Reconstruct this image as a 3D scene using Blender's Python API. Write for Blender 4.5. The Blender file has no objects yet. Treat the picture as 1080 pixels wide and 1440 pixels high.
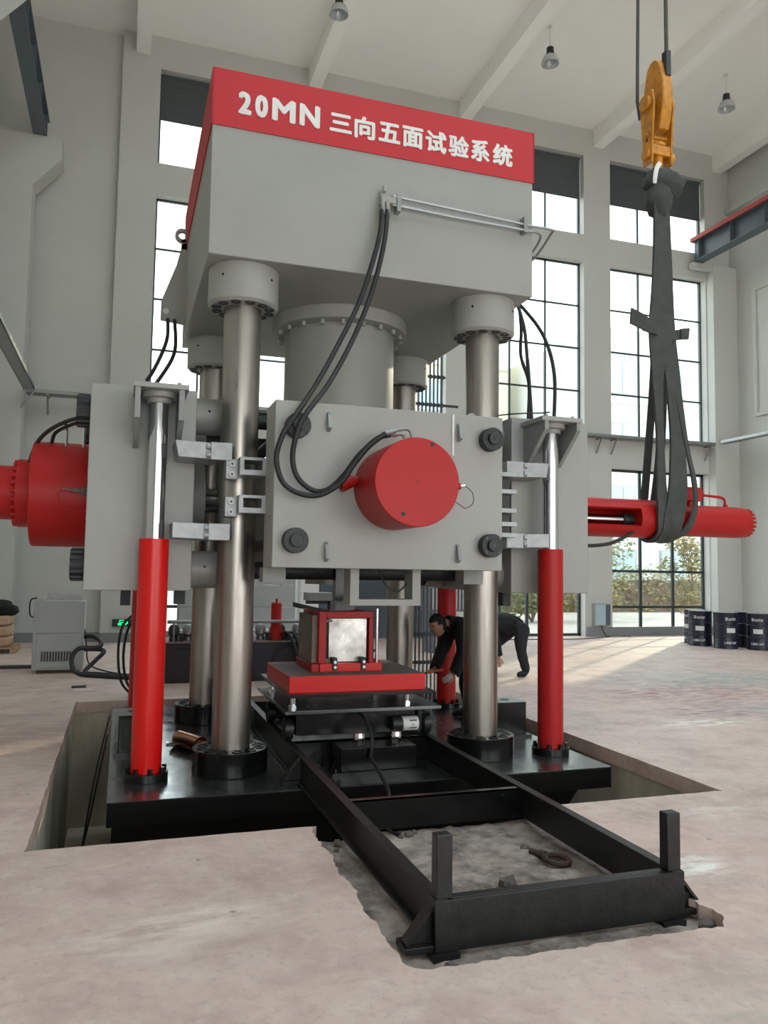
import bpy, bmesh, math, random
from mathutils import Vector, Matrix, noise
random.seed(7)
PI = math.pi
SC = bpy.context.scene
COL = SC.collection

# ---------------- camera ----------------
cam_d = bpy.data.cameras.new('camera')
cam = bpy.data.objects.new('camera', cam_d)
COL.objects.link(cam)
yaw, pit, rol = 0.31759304, 0.07448361, 0.01537021
f0 = Vector((math.sin(yaw), math.cos(yaw), 0)); r0 = Vector((math.cos(yaw), -math.sin(yaw), 0)); u0 = Vector((0, 0, 1))
fw = f0*math.cos(pit) + u0*math.sin(pit); up = u0*math.cos(pit) - f0*math.sin(pit)
rr = r0*math.cos(rol) + up*math.sin(rol); u2 = up*math.cos(rol) - r0*math.sin(rol)
m3 = Matrix((rr, u2, -fw)).transposed()
cam.matrix_world = Matrix.Translation((0, 0, 1.75)) @ m3.to_4x4()
cam_d.sensor_fit = 'VERTICAL'; cam_d.sensor_height = 36.0
cam_d.lens = 36.0*1116.08/1440.0
cam_d.clip_end = 500
SC.camera = cam

# ---------------- world, sun, exposure ----------------
w = bpy.data.worlds.new('world'); SC.world = w; w.use_nodes = True
nt = w.node_tree; nt.nodes.clear()
wo = nt.nodes.new('ShaderNodeOutputWorld'); bg = nt.nodes.new('ShaderNodeBackground')
tc = nt.nodes.new('ShaderNodeTexCoord'); sp = nt.nodes.new('ShaderNodeSeparateXYZ'); rp = nt.nodes.new('ShaderNodeValToRGB')
nt.links.new(tc.outputs['Generated'], sp.inputs[0]); nt.links.new(sp.outputs['Z'], rp.inputs[0])
rp.color_ramp.elements[0].position = 0.0; rp.color_ramp.elements[0].color = (1.0, 0.985, 0.96, 1)
rp.color_ramp.elements[1].position = 0.7; rp.color_ramp.elements[1].color = (0.80, 0.89, 1.0, 1)
nt.links.new(rp.outputs[0], bg.inputs[0]); bg.inputs[1].default_value = 2.2
nt.links.new(bg.outputs[0], wo.inputs[0])
sun_d = bpy.data.lights.new('sun', 'SUN'); sun_d.energy = 1.5; sun_d.angle = math.radians(1.2); sun_d.color = (1.0, 0.82, 0.58)
sun = bpy.data.objects.new('sun', sun_d); COL.objects.link(sun)
sdir = Vector((-0.74, -0.67, -0.37)).normalized()
sun.rotation_euler = sdir.to_track_quat('-Z', 'Y').to_euler()
sun.location = (30, 40, 20)
SC.view_settings.view_transform = 'Standard'; SC.view_settings.look = 'None'
SC.view_settings.exposure = 1.06; SC.view_settings.gamma = 1.0; SC.view_settings.use_curve_mapping = False
SC.cycles.max_bounces = 10; SC.cycles.diffuse_bounces = 6; SC.cycles.glossy_bounces = 4
SC.cycles.transparent_max_bounces = 12; SC.cycles.sample_clamp_indirect = 6.0

# ---------------- materials ----------------
def lin(h):
    h = h.lstrip('#'); c = [int(h[i:i+2], 16)/255 for i in (0, 2, 4)]
    return [((v+0.055)/1.055)**2.4 if v > 0.04045 else v/12.92 for v in c] + [1.0]
def mat(name, col, rough=0.5, metal=0.0, col2=None, nscale=3.0, stretch=(1, 1, 1), amount=0.35, bump=0.0, bscale=60, spec=0.5, coat=0.0, rvar=0.0, geo=False):
    m = bpy.data.materials.new(name); m.use_nodes = True
    t = m.node_tree; p = t.nodes['Principled BSDF']
    c = lin(col) if isinstance(col, str) else list(col)+[1]
    p.inputs['Base Color'].default_value = c; p.inputs['Roughness'].default_value = rough; p.inputs['Metallic'].default_value = metal
    p.inputs['Specular IOR Level'].default_value = spec; p.inputs['Coat Weight'].default_value = coat; p.inputs['Coat Roughness'].default_value = 0.08
    co = t.nodes.new('ShaderNodeTexCoord'); mp = t.nodes.new('ShaderNodeMapping'); mp.inputs['Scale'].default_value = stretch
    t.links.new(co.outputs['Object'], mp.inputs[0])
    n = t.nodes.new('ShaderNodeTexNoise'); n.inputs['Scale'].default_value = nscale; n.inputs['Detail'].default_value = 6; n.inputs['Roughness'].default_value = 0.65
    t.links.new(mp.outputs[0], n.inputs['Vector'])
    c2 = lin(col2) if isinstance(col2, str) else [v*0.8 for v in c[:3]]+[1]
    r = t.nodes.new('ShaderNodeValToRGB'); r.color_ramp.elements[0].position = 0.38; r.color_ramp.elements[1].position = 0.66
    r.color_ramp.elements[0].color = c
    r.color_ramp.elements[1].color = [a*(1-amount)+b*amount for a, b in zip(c, c2)]
    t.links.new(n.outputs['Fac'], r.inputs[0]); t.links.new(r.outputs[0], p.inputs['Base Color'])
    if rvar:
        mr = t.nodes.new('ShaderNodeMapRange'); mr.inputs['To Min'].default_value = max(0.02, rough-rvar); mr.inputs['To Max'].default_value = rough+rvar
        mr.inputs['From Min'].default_value = 0.3; mr.inputs['From Max'].default_value = 0.7
        t.links.new(n.outputs['Fac'], mr.inputs[0]); t.links.new(mr.outputs[0], p.inputs['Roughness'])
    if bump:
        n2 = t.nodes.new('ShaderNodeTexNoise'); n2.inputs['Scale'].default_value = bscale; n2.inputs['Detail'].default_value = 4
        t.links.new(mp.outputs[0], n2.inputs['Vector'])
        b = t.nodes.new('ShaderNodeBump'); b.inputs['Strength'].default_value = bump; b.inputs['Distance'].default_value = 0.01
        t.links.new(n2.outputs['Fac'], b.inputs['Height']); t.links.new(b.outputs[0], p.inputs['Normal'])
    return m
M = {}
M['grey'] = mat('machine_grey_paint', '#989994', 0.4, 0, '#90918c', 1.5, amount=0.6, bump=0.05, bscale=30)
M['grey_dull'] = mat('dull_grey_paint', '#8d8f8c', 0.5, 0, '#7f817e', 2.5, amount=0.7, bump=0.05)
M['clamp_grey'] = mat('bare_clamp_grey', '#9a9e9f', 0.35, 0.3, '#858888', 9, amount=0.8, bump=0.1)
M['red'] = mat('red_paint', (0.40, 0.010, 0.009), 0.42, 0, None, 2, amount=0.3, spec=0.3)
M['red_bright'] = mat('bright_red_paint', (0.66, 0.006, 0.004), 0.3, 0, None, 2, amount=0.2, spec=0.35, coat=0.1)
M['red_sign'] = mat('sign_red', '#b8232b', 0.6, 0, '#ad1f27', 1.2, amount=0.5)
M['steel'] = mat('ground_steel', '#aaa69f', 0.36, 1.0, '#8b867e', 2.2, stretch=(3, 3, 0.25), amount=0.8, rvar=0.1, bump=0.04, bscale=18)
M['chrome'] = mat('chrome', '#d4d6d8', 0.1, 1.0, '#c3c5c7', 4, amount=0.3)
M['black'] = mat('black_gloss_paint', '#0a0b0b', 0.24, 0, '#131414', 4, amount=0.6, spec=0.35, coat=0.1, bump=0.06, bscale=25)
M['black_rough'] = mat('black_worn_paint', '#0c0d0c', 0.42, 0, '#20221f', 14, amount=0.8, bump=0.2, bscale=45)
M['black_top'] = mat('oiled_steel_plate', '#85898a', 0.2, 0.9, '#6b6f70', 3, amount=0.8, rvar=0.09, bump=0.05, bscale=8)
M['dark_metal'] = mat('phosphated_nut', '#3a3d3e', 0.5, 0.6, '#2c2e2f', 8)
M['steel_plate'] = mat('worn_top_plate', '#857973', 0.6, 0.1, '#71625c', 5, amount=0.8)
M['rubber'] = mat('black_rubber_hose', '#1e2020', 0.55)
M['wall'] = mat('white_wall_plaster', '#c4c5c0', 0.85, 0, '#bdbeb9', 0.6, amount=0.7, bump=0.04, bscale=12)
M['ceil'] = mat('ceiling_plaster', '#f4f3ee', 0.9, 0, '#eeece7', 0.3, amount=0.7)
M['skirt'] = mat('grey_skirting_paint', '#85898a', 0.7)
M['frame'] = mat('dark_window_frame', '#3c4448', 0.4, 0.3)
M['blind'] = mat('grey_roller_blind', '#4f5557', 0.9, 0, '#474c4e', 2, stretch=(1, 1, 12), amount=0.8)
M['pit'] = mat('damp_pit_concrete', '#dcd6c4', 0.8, 0, '#a19c86', 1.6, stretch=(1, 1, 0.35), amount=0.9, bump=0.5, bscale=9)
M['yellow'] = mat('crane_yellow', '#d08a1c', 0.45, 0, '#8e5c1c', 7, amount=0.8)
M['rope'] = mat('wire_rope', '#4c4a46', 0.6, 0.4, '#363431', 60)
M['sling'] = mat('dark_webbing', '#3d403d', 0.9, 0, '#4a4d48', 6, amount=0.8, bump=0.3, bscale=80)
M['girder'] = mat('girder_blue_grey', '#566068', 0.45, 0, '#49525a', 2)
M['girder_red'] = mat('conductor_rail_red', '#a8423f', 0.6)
M['cabinet'] = mat('cabinet_grey', '#9fa3a1', 0.45, 0, '#959896', 2)
M['galv'] = mat('galvanised_steel', '#9a9c9b', 0.4, 0.7, '#85888a', 8)
M['navy'] = mat('navy_drum_paint', '#1d2235', 0.35, 0, '#171b2b', 5)
M['navy_tank'] = mat('navy_tank_paint', '#171a26', 0.4, 0, '#22222a', 3)
M['white'] = mat('white_paint', '#d9dad8', 0.6)
M['letter'] = mat('white_letter', '#dfe0dc', 0.6)
M['copper'] = mat('copper_sleeve', '#b98a6e', 0.25, 1.0, '#a06b52', 6)
M['brushed'] = mat('brushed_aluminium', '#b9b9b4', 0.32, 0.9, '#8d8d88', 4, amount=0.9, rvar=0.12)
M['cream'] = mat('cream_facade', '#d6ceb4', 0.8, 0, '#cbc2a6', 0.5)
M['pale'] = mat('pale_facade', '#c9ccc9', 0.8)
M['leafg'] = mat('leaf_green', '#5d6a37', 0.7, 0, '#7b7a3f', 1.2, amount=0.9)
M['leafo'] = mat('leaf_olive', '#777447', 0.7, 0, '#91793f', 1.2, amount=0.9)
M['bark'] = mat('bark', '#6d5f50', 0.9)
M['yard'] = mat('yard_paving', '#b5aea2', 0.9, 0, '#b09a86', 0.6)
M['wood'] = mat('pallet_wood', '#a58a6a', 0.8, 0, '#8b7052', 5, stretch=(1, 6, 6))
M['sack'] = mat('kraft_sack', '#b69a7d', 0.85)
M['cloth'] = mat('black_cloth', '#0f1013', 0.85, 0, '#16171b', 8)
M['trouser'] = mat('dark_trousers', '#1b1d22', 0.85, 0, '#23252b', 8)
M['plum'] = mat('plum_trousers', '#2a2230', 0.85)
M['skin'] = mat('skin', '#a87d69', 0.55, 0, '#9a6e5c', 10)
M['hair'] = mat('hair', '#0c0b0b', 0.6, 0, None, 60, bump=0.4, bscale=120)
M['glove'] = mat('pale_glove', '#a8a29c', 0.8)
M['orange'] = mat('orange_plastic', '#c2622c', 0.5)
M['bluebox'] = mat('pale_blue_enamel', '#a9c3cb', 0.4)
M['grime'] = mat('dark_hatch', '#2b2527', 0.5, 0, '#1c1a1d', 6)
M['slat'] = mat('shutter_slat', '#4c545e', 0.45, 0.2)
M['debris'] = mat('concrete_rubble', '#6a645f', 0.9, 0, '#4c4643', 9, bump=0.5)
M['rust'] = mat('rusty_iron', '#4a3a34', 0.7, 0.3, '#5e463a', 14)
M['lampglass'] = mat('clear_prism_shade', '#b8bcbc', 0.15, 0.1)

def emit(name, col, s):
    m = bpy.data.materials.new(name); m.use_nodes = True
    p = m.node_tree.nodes['Principled BSDF']; p.inputs['Base Color'].default_value = lin(col)
    p.inputs['Emission Color'].default_value = lin(col); p.inputs['Emission Strength'].default_value = s
    return m
M['exit'] = emit('exit_green', '#22d07c', 1.2)
def glassm():
    m = bpy.data.materials.new('window_glass'); m.use_nodes = True; t = m.node_tree; t.nodes.clear()
    o = t.nodes.new('ShaderNodeOutputMaterial'); mx = t.nodes.new('ShaderNodeMixShader'); tr = t.nodes.new('ShaderNodeBsdfTransparent'); g = t.nodes.new('ShaderNodeBsdfGlossy')
    tr.inputs[0].default_value = (0.9, 0.94, 0.93, 1); g.inputs['Roughness'].default_value = 0.03
    mx.inputs[0].default_value = 0.06
    t.links.new(tr.outputs[0], mx.inputs[1]); t.links.new(g.outputs[0], mx.inputs[2]); t.links.new(mx.outputs[0], o.inputs[0])
    return m
M['glass'] = glassm()

def floor_material():
    m = bpy.data.materials.new('floor_concrete'); m.use_nodes = True; t = m.node_tree; p = t.nodes['Principled BSDF']
    co = t.nodes.new('ShaderNodeTexCoord')
    def N(scale, det=8, rough=0.6, st=(1, 1, 1), off=(0, 0, 0)):
        mp = t.nodes.new('ShaderNodeMapping'); mp.inputs['Scale'].default_value = st; mp.inputs['Location'].default_value = off
        n = t.nodes.new('ShaderNodeTexNoise'); n.inputs['Scale'].default_value = scale; n.inputs['Detail'].default_value = det; n.inputs['Roughness'].default_value = rough
        t.links.new(co.outputs['Object'], mp.inputs[0]); t.links.new(mp.outputs[0], n.inputs['Vector']); return n
    def R(src, a, b, ca=0.0, cb=1.0):
        r = t.nodes.new('ShaderNodeMapRange'); r.inputs['From Min'].default_value = a; r.inputs['From Max'].default_value = b
        r.inputs['To Min'].default_value = ca; r.inputs['To Max'].default_value = cb
        t.links.new(src, r.inputs[0]); return r.outputs[0]
    def mix(fac, a, b):
        x = t.nodes.new('ShaderNodeMix'); x.data_type = 'RGBA'
        if isinstance(fac, (int, float)): x.inputs[0].default_value = fac
        else: t.links.new(fac, x.inputs[0])
        for i, v in ((6, a), (7, b)):
            if isinstance(v, str): x.inputs[i].default_value = lin(v)
            else: t.links.new(v, x.inputs[i])
        return x.outputs[2]
    def mul(a, b):
        x = t.nodes.new('ShaderNodeMath'); x.operation = 'MULTIPLY'; t.links.new(a, x.inputs[0])
        if isinstance(b, float): x.inputs[1].default_value = b
        else: t.links.new(b, x.inputs[1])
        return x.outputs[0]
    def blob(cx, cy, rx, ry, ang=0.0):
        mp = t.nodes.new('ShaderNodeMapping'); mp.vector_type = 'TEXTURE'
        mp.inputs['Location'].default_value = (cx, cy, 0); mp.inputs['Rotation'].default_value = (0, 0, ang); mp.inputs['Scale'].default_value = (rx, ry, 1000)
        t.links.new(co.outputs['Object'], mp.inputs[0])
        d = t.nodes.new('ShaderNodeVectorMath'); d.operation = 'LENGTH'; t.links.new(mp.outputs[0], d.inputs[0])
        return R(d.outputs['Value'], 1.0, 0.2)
    c = mix(R(N(0.35).outputs['Fac'], 0.35, 0.65), '#d6bbae', '#cdbbb0')
    c = mix(R(N(1.7, off=(3, 1, 0)).outputs['Fac'], 0.45, 0.72), c, '#b39c93')
    c = mix(R(N(7, off=(5, 1, 0)).outputs['Fac'], 0.5, 0.8), c, '#dccabe')
    streak = N(3.0, 8, 0.65, (1, 3, 1), (7, 2, 0)).outputs['Fac']
    fine = N(26, 5, 0.7).outputs['Fac']
    c = mix(mul(R(fine, 0.55, 0.75), 0.45), c, '#8c7d76')
    c = mix(mul(R(N(11, 8, 0.7, off=(9, 4, 0)).outputs['Fac'], 0.52, 0.7), 0.45), c, '#a58f86')
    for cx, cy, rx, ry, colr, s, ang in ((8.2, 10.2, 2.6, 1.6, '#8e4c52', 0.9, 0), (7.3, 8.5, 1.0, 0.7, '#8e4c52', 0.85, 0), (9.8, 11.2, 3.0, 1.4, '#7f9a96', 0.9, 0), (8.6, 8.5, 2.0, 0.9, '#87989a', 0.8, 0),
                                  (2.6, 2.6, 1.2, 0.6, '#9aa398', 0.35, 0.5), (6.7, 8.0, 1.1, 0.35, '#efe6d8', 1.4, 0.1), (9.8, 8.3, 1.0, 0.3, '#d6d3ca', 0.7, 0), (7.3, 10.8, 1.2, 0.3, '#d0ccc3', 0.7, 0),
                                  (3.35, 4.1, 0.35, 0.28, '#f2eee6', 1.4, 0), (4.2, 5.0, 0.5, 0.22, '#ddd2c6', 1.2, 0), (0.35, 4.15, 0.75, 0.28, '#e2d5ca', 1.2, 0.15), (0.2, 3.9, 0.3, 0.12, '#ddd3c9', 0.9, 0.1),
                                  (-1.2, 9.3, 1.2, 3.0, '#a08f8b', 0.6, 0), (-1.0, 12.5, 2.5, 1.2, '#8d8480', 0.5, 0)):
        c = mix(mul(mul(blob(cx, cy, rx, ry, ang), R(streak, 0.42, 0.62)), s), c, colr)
    # dark mottled stains left of the pit
    c = mix(mul(blob(-1.3, 9.0, 1.3, 4.5), R(N(2.2, 6, 0.6, (1, 1, 1), (1, 9, 0)).outputs['Fac'], 0.52, 0.68, 0, 0.4)), c, '#8a7c79')
    vn = t.nodes.new('ShaderNodeTexVoronoi'); vn.inputs['Scale'].default_value = 2.2; vn.inputs['Randomness'].default_value = 1.0
    t.links.new(co.outputs['Object'], vn.inputs['Vector'])
    c = mix(mul(R(vn.outputs['Distance'], 0.05, 0.02), 0.6), c, '#5c514c')
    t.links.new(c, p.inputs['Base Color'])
    t.links.new(R(N(2.5, off=(2, 2, 0)).outputs['Fac'], 0.35, 0.7, 0.42, 0.68), p.inputs['Roughness'])
    p.inputs['Specular IOR Level'].default_value = 0.45
    b = t.nodes.new('ShaderNodeBump'); b.inputs['Strength'].default_value = 0.25; b.inputs['Distance'].default_value = 0.012
    n3 = N(4.5, 8, 0.62)
    t.links.new(n3.outputs['Fac'], b.inputs['Height']); t.links.new(b.outputs[0], p.inputs['Normal'])
    return m
M['floor'] = floor_material()
M['trench'] = mat('dusty_trench_floor', '#a89c93', 0.95, 0, '#544c46', 5.5, amount=0.95, bump=0.9, bscale=14)

# ---------------- geometry helpers ----------------
class B:
    """collects shapes, becomes ONE mesh object"""
    def __init__(s): s.v = []; s.f = []; s.mi = []; s.cur = 0; s.weld = False
    def add(s, vs, fs):
        n = len(s.v); s.v += [Vector(p) for p in vs]; s.f += [tuple(i+n for i in f) for f in fs]; s.mi += [s.cur]*len(fs); return s
    def box(s, x0, x1, y0, y1, z0, z1):
        return s.add([(x0, y0, z0), (x1, y0, z0), (x1, y1, z0), (x0, y1, z0), (x0, y0, z1), (x1, y0, z1), (x1, y1, z1), (x0, y1, z1)],
                     [(3, 2, 1, 0), (4, 5, 6, 7), (0, 1, 5, 4), (1, 2, 6, 5), (2, 3, 7, 6), (3, 0, 4, 7)])
    def cyl(s, p0, p1, r0, r1=None, n=32, caps=True, ph=0.0):
        p0 = Vector(p0); p1 = Vector(p1); r1 = r0 if r1 is None else r1
        d = (p1-p0).normalized(); a = d.orthogonal().normalized(); b = d.cross(a)
        if abs(d.z) > 0.99: a = Vector((1, 0, 0)); b = d.cross(a)
        vs = []
        for k in range(n):
            t = 2*PI*k/n+ph; e = a*math.cos(t)+b*math.sin(t); vs.append(p0+e*r0)
        for k in range(n):
            t = 2*PI*k/n+ph; e = a*math.cos(t)+b*math.sin(t); vs.append(p1+e*r1)
        fs = [(k, (k+1) % n, n+(k+1) % n, n+k) for k in range(n)]
        if caps: fs += [tuple(range(n-1, -1, -1)), tuple(range(n, 2*n))]
        return s.add(vs, fs)
    def ring(s, p0, p1, ro, ri, n=32):
        p0 = Vector(p0); p1 = Vector(p1); d = (p1-p0).normalized(); a = d.orthogonal().normalized(); b = d.cross(a)
        vs = []
        for p, r in ((p0, ro), (p1, ro), (p1, ri), (p0, ri)):
            vs += [p+(a*math.cos(2*PI*k/n)+b*math.sin(2*PI*k/n))*r for k in range(n)]
        fs = []
        for j in range(4):
            for k in range(n): fs.append((j*n+k, j*n+(k+1) % n, ((j+1) % 4)*n+(k+1) % n, ((j+1) % 4)*n+k))
        return s.add(vs, fs)
    def lathe(s, prof, org, axis=(0, 0, 1), n=28):
        org = Vector(org); d = Vector(axis).normalized(); a = d.orthogonal().normalized(); b = d.cross(a); vs = []; m = len(prof)
        for r, h in prof: vs += [org+d*h+(a*math.cos(2*PI*k/n)+b*math.sin(2*PI*k/n))*r for k in range(n)]
        fs = [(j*n+k, j*n+(k+1) % n, (j+1)*n+(k+1) % n, (j+1)*n+k) for j in range(m-1) for k in range(n)]
        fs += [tuple(range(n-1, -1, -1)), tuple(range((m-1)*n, m*n))]
        return s.add(vs, fs)
    def prism(s, pts, plane, a, b):
        """pts 2D polygon in plane 'xz','yz','xy', extruded along the third axis from a to b"""
        def P3(u, v, w): return {'xz': (u, w, v), 'yz': (w, u, v), 'xy': (u, v, w)}[plane]
        n = len(pts); vs = [P3(u, v, a) for u, v in pts]+[P3(u, v, b) for u, v in pts]
        return s.add(vs, [tuple(range(n-1, -1, -1)), tuple(range(n, 2*n))]+[(k, (k+1) % n, n+(k+1) % n, n+k) for k in range(n)])
    def tube(s, path, r, n=10, smooth=True, rs=None):
        pts = [Vector(p) for p in path]
        if smooth and len(pts) > 2:
            o = []
            for i in range(len(pts)-1):
                p0 = pts[max(i-1, 0)]; p1 = pts[i]; p2 = pts[i+1]; p3 = pts[min(i+2, len(pts)-1)]
                for k in range(6):
                    t = k/6; o.append(0.5*((2*p1)+(-p0+p2)*t+(2*p0-5*p1+4*p2-p3)*t*t+(-p0+3*p1-3*p2+p3)*t**3))
            o.append(pts[-1]); pts = o
        vs = []; L = len(pts); a = None
        for i, p in enumerate(pts):
            d = (pts[min(i+1, L-1)]-pts[max(i-1, 0)]).normalized()
            a = d.orthogonal().normalized() if a is None else (a-d*a.dot(d)).normalized()
            b = d.cross(a)
            q = r if rs is None else rs[0]+(rs[1]-rs[0])*i/(L-1)
            vs += [p+(a*math.cos(2*PI*k/n)+b*math.sin(2*PI*k/n))*q for k in range(n)]
        fs = [(j*n+k, j*n+(k+1) % n, (j+1)*n+(k+1) % n, (j+1)*n+k) for j in range(L-1) for k in range(n)]
        fs += [tuple(range(n-1, -1, -1)), tuple(range((L-1)*n, L*n))]
        return s.add(vs, fs)
    def ribbon(s, path, th, n=6):
        """path: list of (x,y,z,width, wx,wy) flat strap, width direction (wx,wy,0)"""
        P = path; o = []
        for i in range(len(P)-1):
            q = [P[max(i-1, 0)], P[i], P[i+1], P[min(i+2, len(P)-1)]]
            for k in range(n):
                t = k/n; o.append([0.5*(2*q[1][j]+(-q[0][j]+q[2][j])*t+(2*q[0][j]-5*q[1][j]+4*q[2][j]-q[3][j])*t*t+(-q[0][j]+3*q[1][j]-3*q[2][j]+q[3][j])*t**3) for j in range(6)])
        o.append(list(P[-1])); vs = []; L = len(o)
        for i, q in enumerate(o):
            p = Vector(q[:3]); d = (Vector(o[min(i+1, L-1)][:3])-Vector(o[max(i-1, 0)][:3])).normalized()
            wv = Vector((q[4], q[5], 0)); wv = (wv-d*wv.dot(d)).normalized(); nn = d.cross(wv)
            for a, b in ((-1, -1), (0, -1.5), (1, -1), (1, 1), (0, 0.3), (-1, 1)): vs.append(p+wv*a*q[3]/2+nn*b*th/2)
        fs = [(j*6+k, j*6+(k+1) % 6, (j+1)*6+(k+1) % 6, (j+1)*6+k) for j in range(L-1) for k in range(6)]
        fs += [tuple(range(5, -1, -1)), tuple(range((L-1)*6, L*6))]
        return s.add(vs, fs)
    def ell(s, c, r, n=16, m=10, rot=None, fn=None):
        c = Vector(c); vs = []; s.weld = True
        for j in range(m+1):
            th = PI*j/m
            for k in range(n):
                a = 2*PI*k/n; e = Vector((math.sin(th)*math.cos(a), math.sin(th)*math.sin(a), math.cos(th)))
                q = Vector((e.x*r[0], e.y*r[1], e.z*r[2]))
                if fn: q = fn(e, q)
                if rot: q = rot @ q
                vs.append(c+q)
        return s.add(vs, [(j*n+k, (j+1)*n+k, (j+1)*n+(k+1) % n, j*n+(k+1) % n) for j in range(m) for k in range(n)])
    def build(s, name, m, parent=None, bev=0.0, smooth=35):
        org = Vector((0, 0, 0)); q = parent
        while q is not None: org += q.location; q = q.parent
        me = bpy.data.meshes.new(name)
        me.from_pydata([tuple(v-org) for v in s.v], [], s.f)
        for mm in (m if isinstance(m, (list, tuple)) else [m]): me.materials.append(mm)
        me.polygons.foreach_set('material_index', s.mi)
        me.validate(); bm = bmesh.new(); bm.from_mesh(me); (bmesh.ops.remove_doubles(bm, verts=bm.verts, dist=1e-5) if s.weld else None)
        bmesh.ops.recalc_face_normals(bm, faces=bm.faces); bm.to_mesh(me); bm.free()
        me.polygons.foreach_set('use_smooth', [True]*len(me.polygons)); me.set_sharp_from_angle(angle=math.radians(smooth))
        o = bpy.data.objects.new(name, me); COL.objects.link(o)
        if parent is not None: o.parent = parent
        if bev:
            md = o.modifiers.new('bevel', 'BEVEL'); md.width = bev; md.segments = 2; md.limit_method = 'ANGLE'; md.harden_normals = False
        return o
def tag(o, label, cat, group=None, kind=None):
    o['label'] = label; o['category'] = cat
    if group: o['group'] = group
    if kind: o['kind'] = kind
    return o
def thing(name, label, cat, loc=(0, 0, 0), group=None):
    o = bpy.data.objects.new(name, None); COL.objects.link(o); o.location = loc; o.empty_display_size = 0.2
    return tag(o, label, cat, group)
def struct(o): o['kind'] = 'structure'; return o
def setting(name): o = bpy.data.objects.new(name, None); COL.objects.link(o); return struct(o)
def copy_tree(o, parent=None, loc=None, label=None):
    c = o.copy(); COL.objects.link(c)
    if parent is not None: c.parent = parent
    if loc is not None: c.location = loc
    if label: c['label'] = label
    for ch in list(o.children): copy_tree(ch, c)
    return c
def share(o, parent, off):
    """another copy of a part, moved by off (its mesh shared)"""
    c = o.copy(); COL.objects.link(c); c.parent = parent; c.location = Vector(o.location)+Vector(off)
    for ch in list(o.children):
        d = ch.copy(); COL.objects.link(d); d.parent = c
    return c
def bx(name, m, parent, *a, bev=0.0): return B().box(*a).build(name, m, parent, bev)
# ---------------- setting ----------------
def jline(a, b, inward, amp, seed, step=0.07):
    """points from a to b, ragged towards inward"""
    rnd = random.Random(seed); a = Vector(a); b = Vector(b); n = max(2, int((b-a).length/step)); o = []
    for i in range(n):
        p = a.lerp(b, i/n); q = amp*(0.5+0.5*noise.noise(Vector((p.x*5+seed, p.y*5, 0))))+rnd.random()*amp*0.4
        if i == 0: q = 0
        o.append((p.x+inward[0]*q, p.y+inward[1]*q))
    return o
fl = B()
regs = [
 [(-3.4, -8), (-.505, -8)]+jline((-.505, 5.44), (-.505, 11.15), (1, 0), .012, 1)+[(-.505, 11.15), (-.505, 19.95), (-3.4, 19.95)],
 [(17.75, -8), (17.75, 19.95), (4.745, 19.95)]+jline((4.745, 11.15), (4.745, 5.44), (-1, 0), .012, 2)+[(4.745, 5.44), (4.745, -8)],
 jline((-.505, 11.15), (4.745, 11.15), (0, -1), .015, 3)+[(4.745, 11.15), (4.745, 19.95), (-.505, 19.95)],
 [(-.505, -8), (1.30, -8)]+[(1.30, 3.42)]+jline((1.30, 3.42), (1.335, 5.44), (-1, 0), .055, 4, .035)[1:]+jline((1.335, 5.44), (-.505, 5.44), (0, 1), .012, 5)+[(-.505, 5.44)],
 [(2.97, -8), (4.745, -8)]+jline((4.745, 5.44), (2.97, 5.44), (0, 1), .01, 6)+jline((2.97, 5.44), (2.97, 3.42), (1, 0), .06, 7, .035)+[(2.97, 3.42)],
 [(1.30, -8), (2.97, -8)]+jline((2.97, 3.42), (1.30, 3.42), (0, -1), .045, 8, .035)+[(1.30, 3.42)]]
for g in regs: fl.prism(g, 'xy', -0.14, 0)
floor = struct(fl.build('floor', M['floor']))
pw = B().box(-.9, -.525, 5.3, 11.4, -1.75, -.1).box(4.765, 5.1, 5.3, 11.4, -1.75, -.1).box(-.9, 5.1, 11.17, 11.5, -1.75, -.1)
pw.box(-.9, 1.28, 5.0, 5.425, -1.75, -.14).box(3.02, 5.1, 5.0, 5.425, -1.75, -.14)
pw.build('pit_wall', M['pit'], floor)
bx('pit_floor', M['pit'], floor, -.9, 5.1, 5.0, 11.5, -1.9, -1.6)
# trench floor: broken, uneven concrete
tf = B(); nx, ny = 48, 60
for j in range(ny+1):
    for i in range(nx+1):
        x = 1.15+i*(3.15-1.15)/nx; y = 3.3+j*(5.42-3.3)/ny
        z = -.088+.03*noise.noise(Vector((x*3, y*3, 1)))+.014*noise.noise(Vector((x*14, y*14, 3)))+.006*noise.noise(Vector((x*40, y*40, 3)))
        tf.v.append(Vector((x, y, z)))
tf.f = [(j*(nx+1)+i, j*(nx+1)+i+1, (j+1)*(nx+1)+i+1, (j+1)*(nx+1)+i) for j in range(ny) for i in range(nx)]; tf.mi = [0]*len(tf.f)
tr = tf.build('trench_floor', M['trench'], floor, smooth=60)
bx('trench_bed', M['pit'], floor, 1.15, 3.15, 3.3, 5.425, -1.7, -.13)

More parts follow.
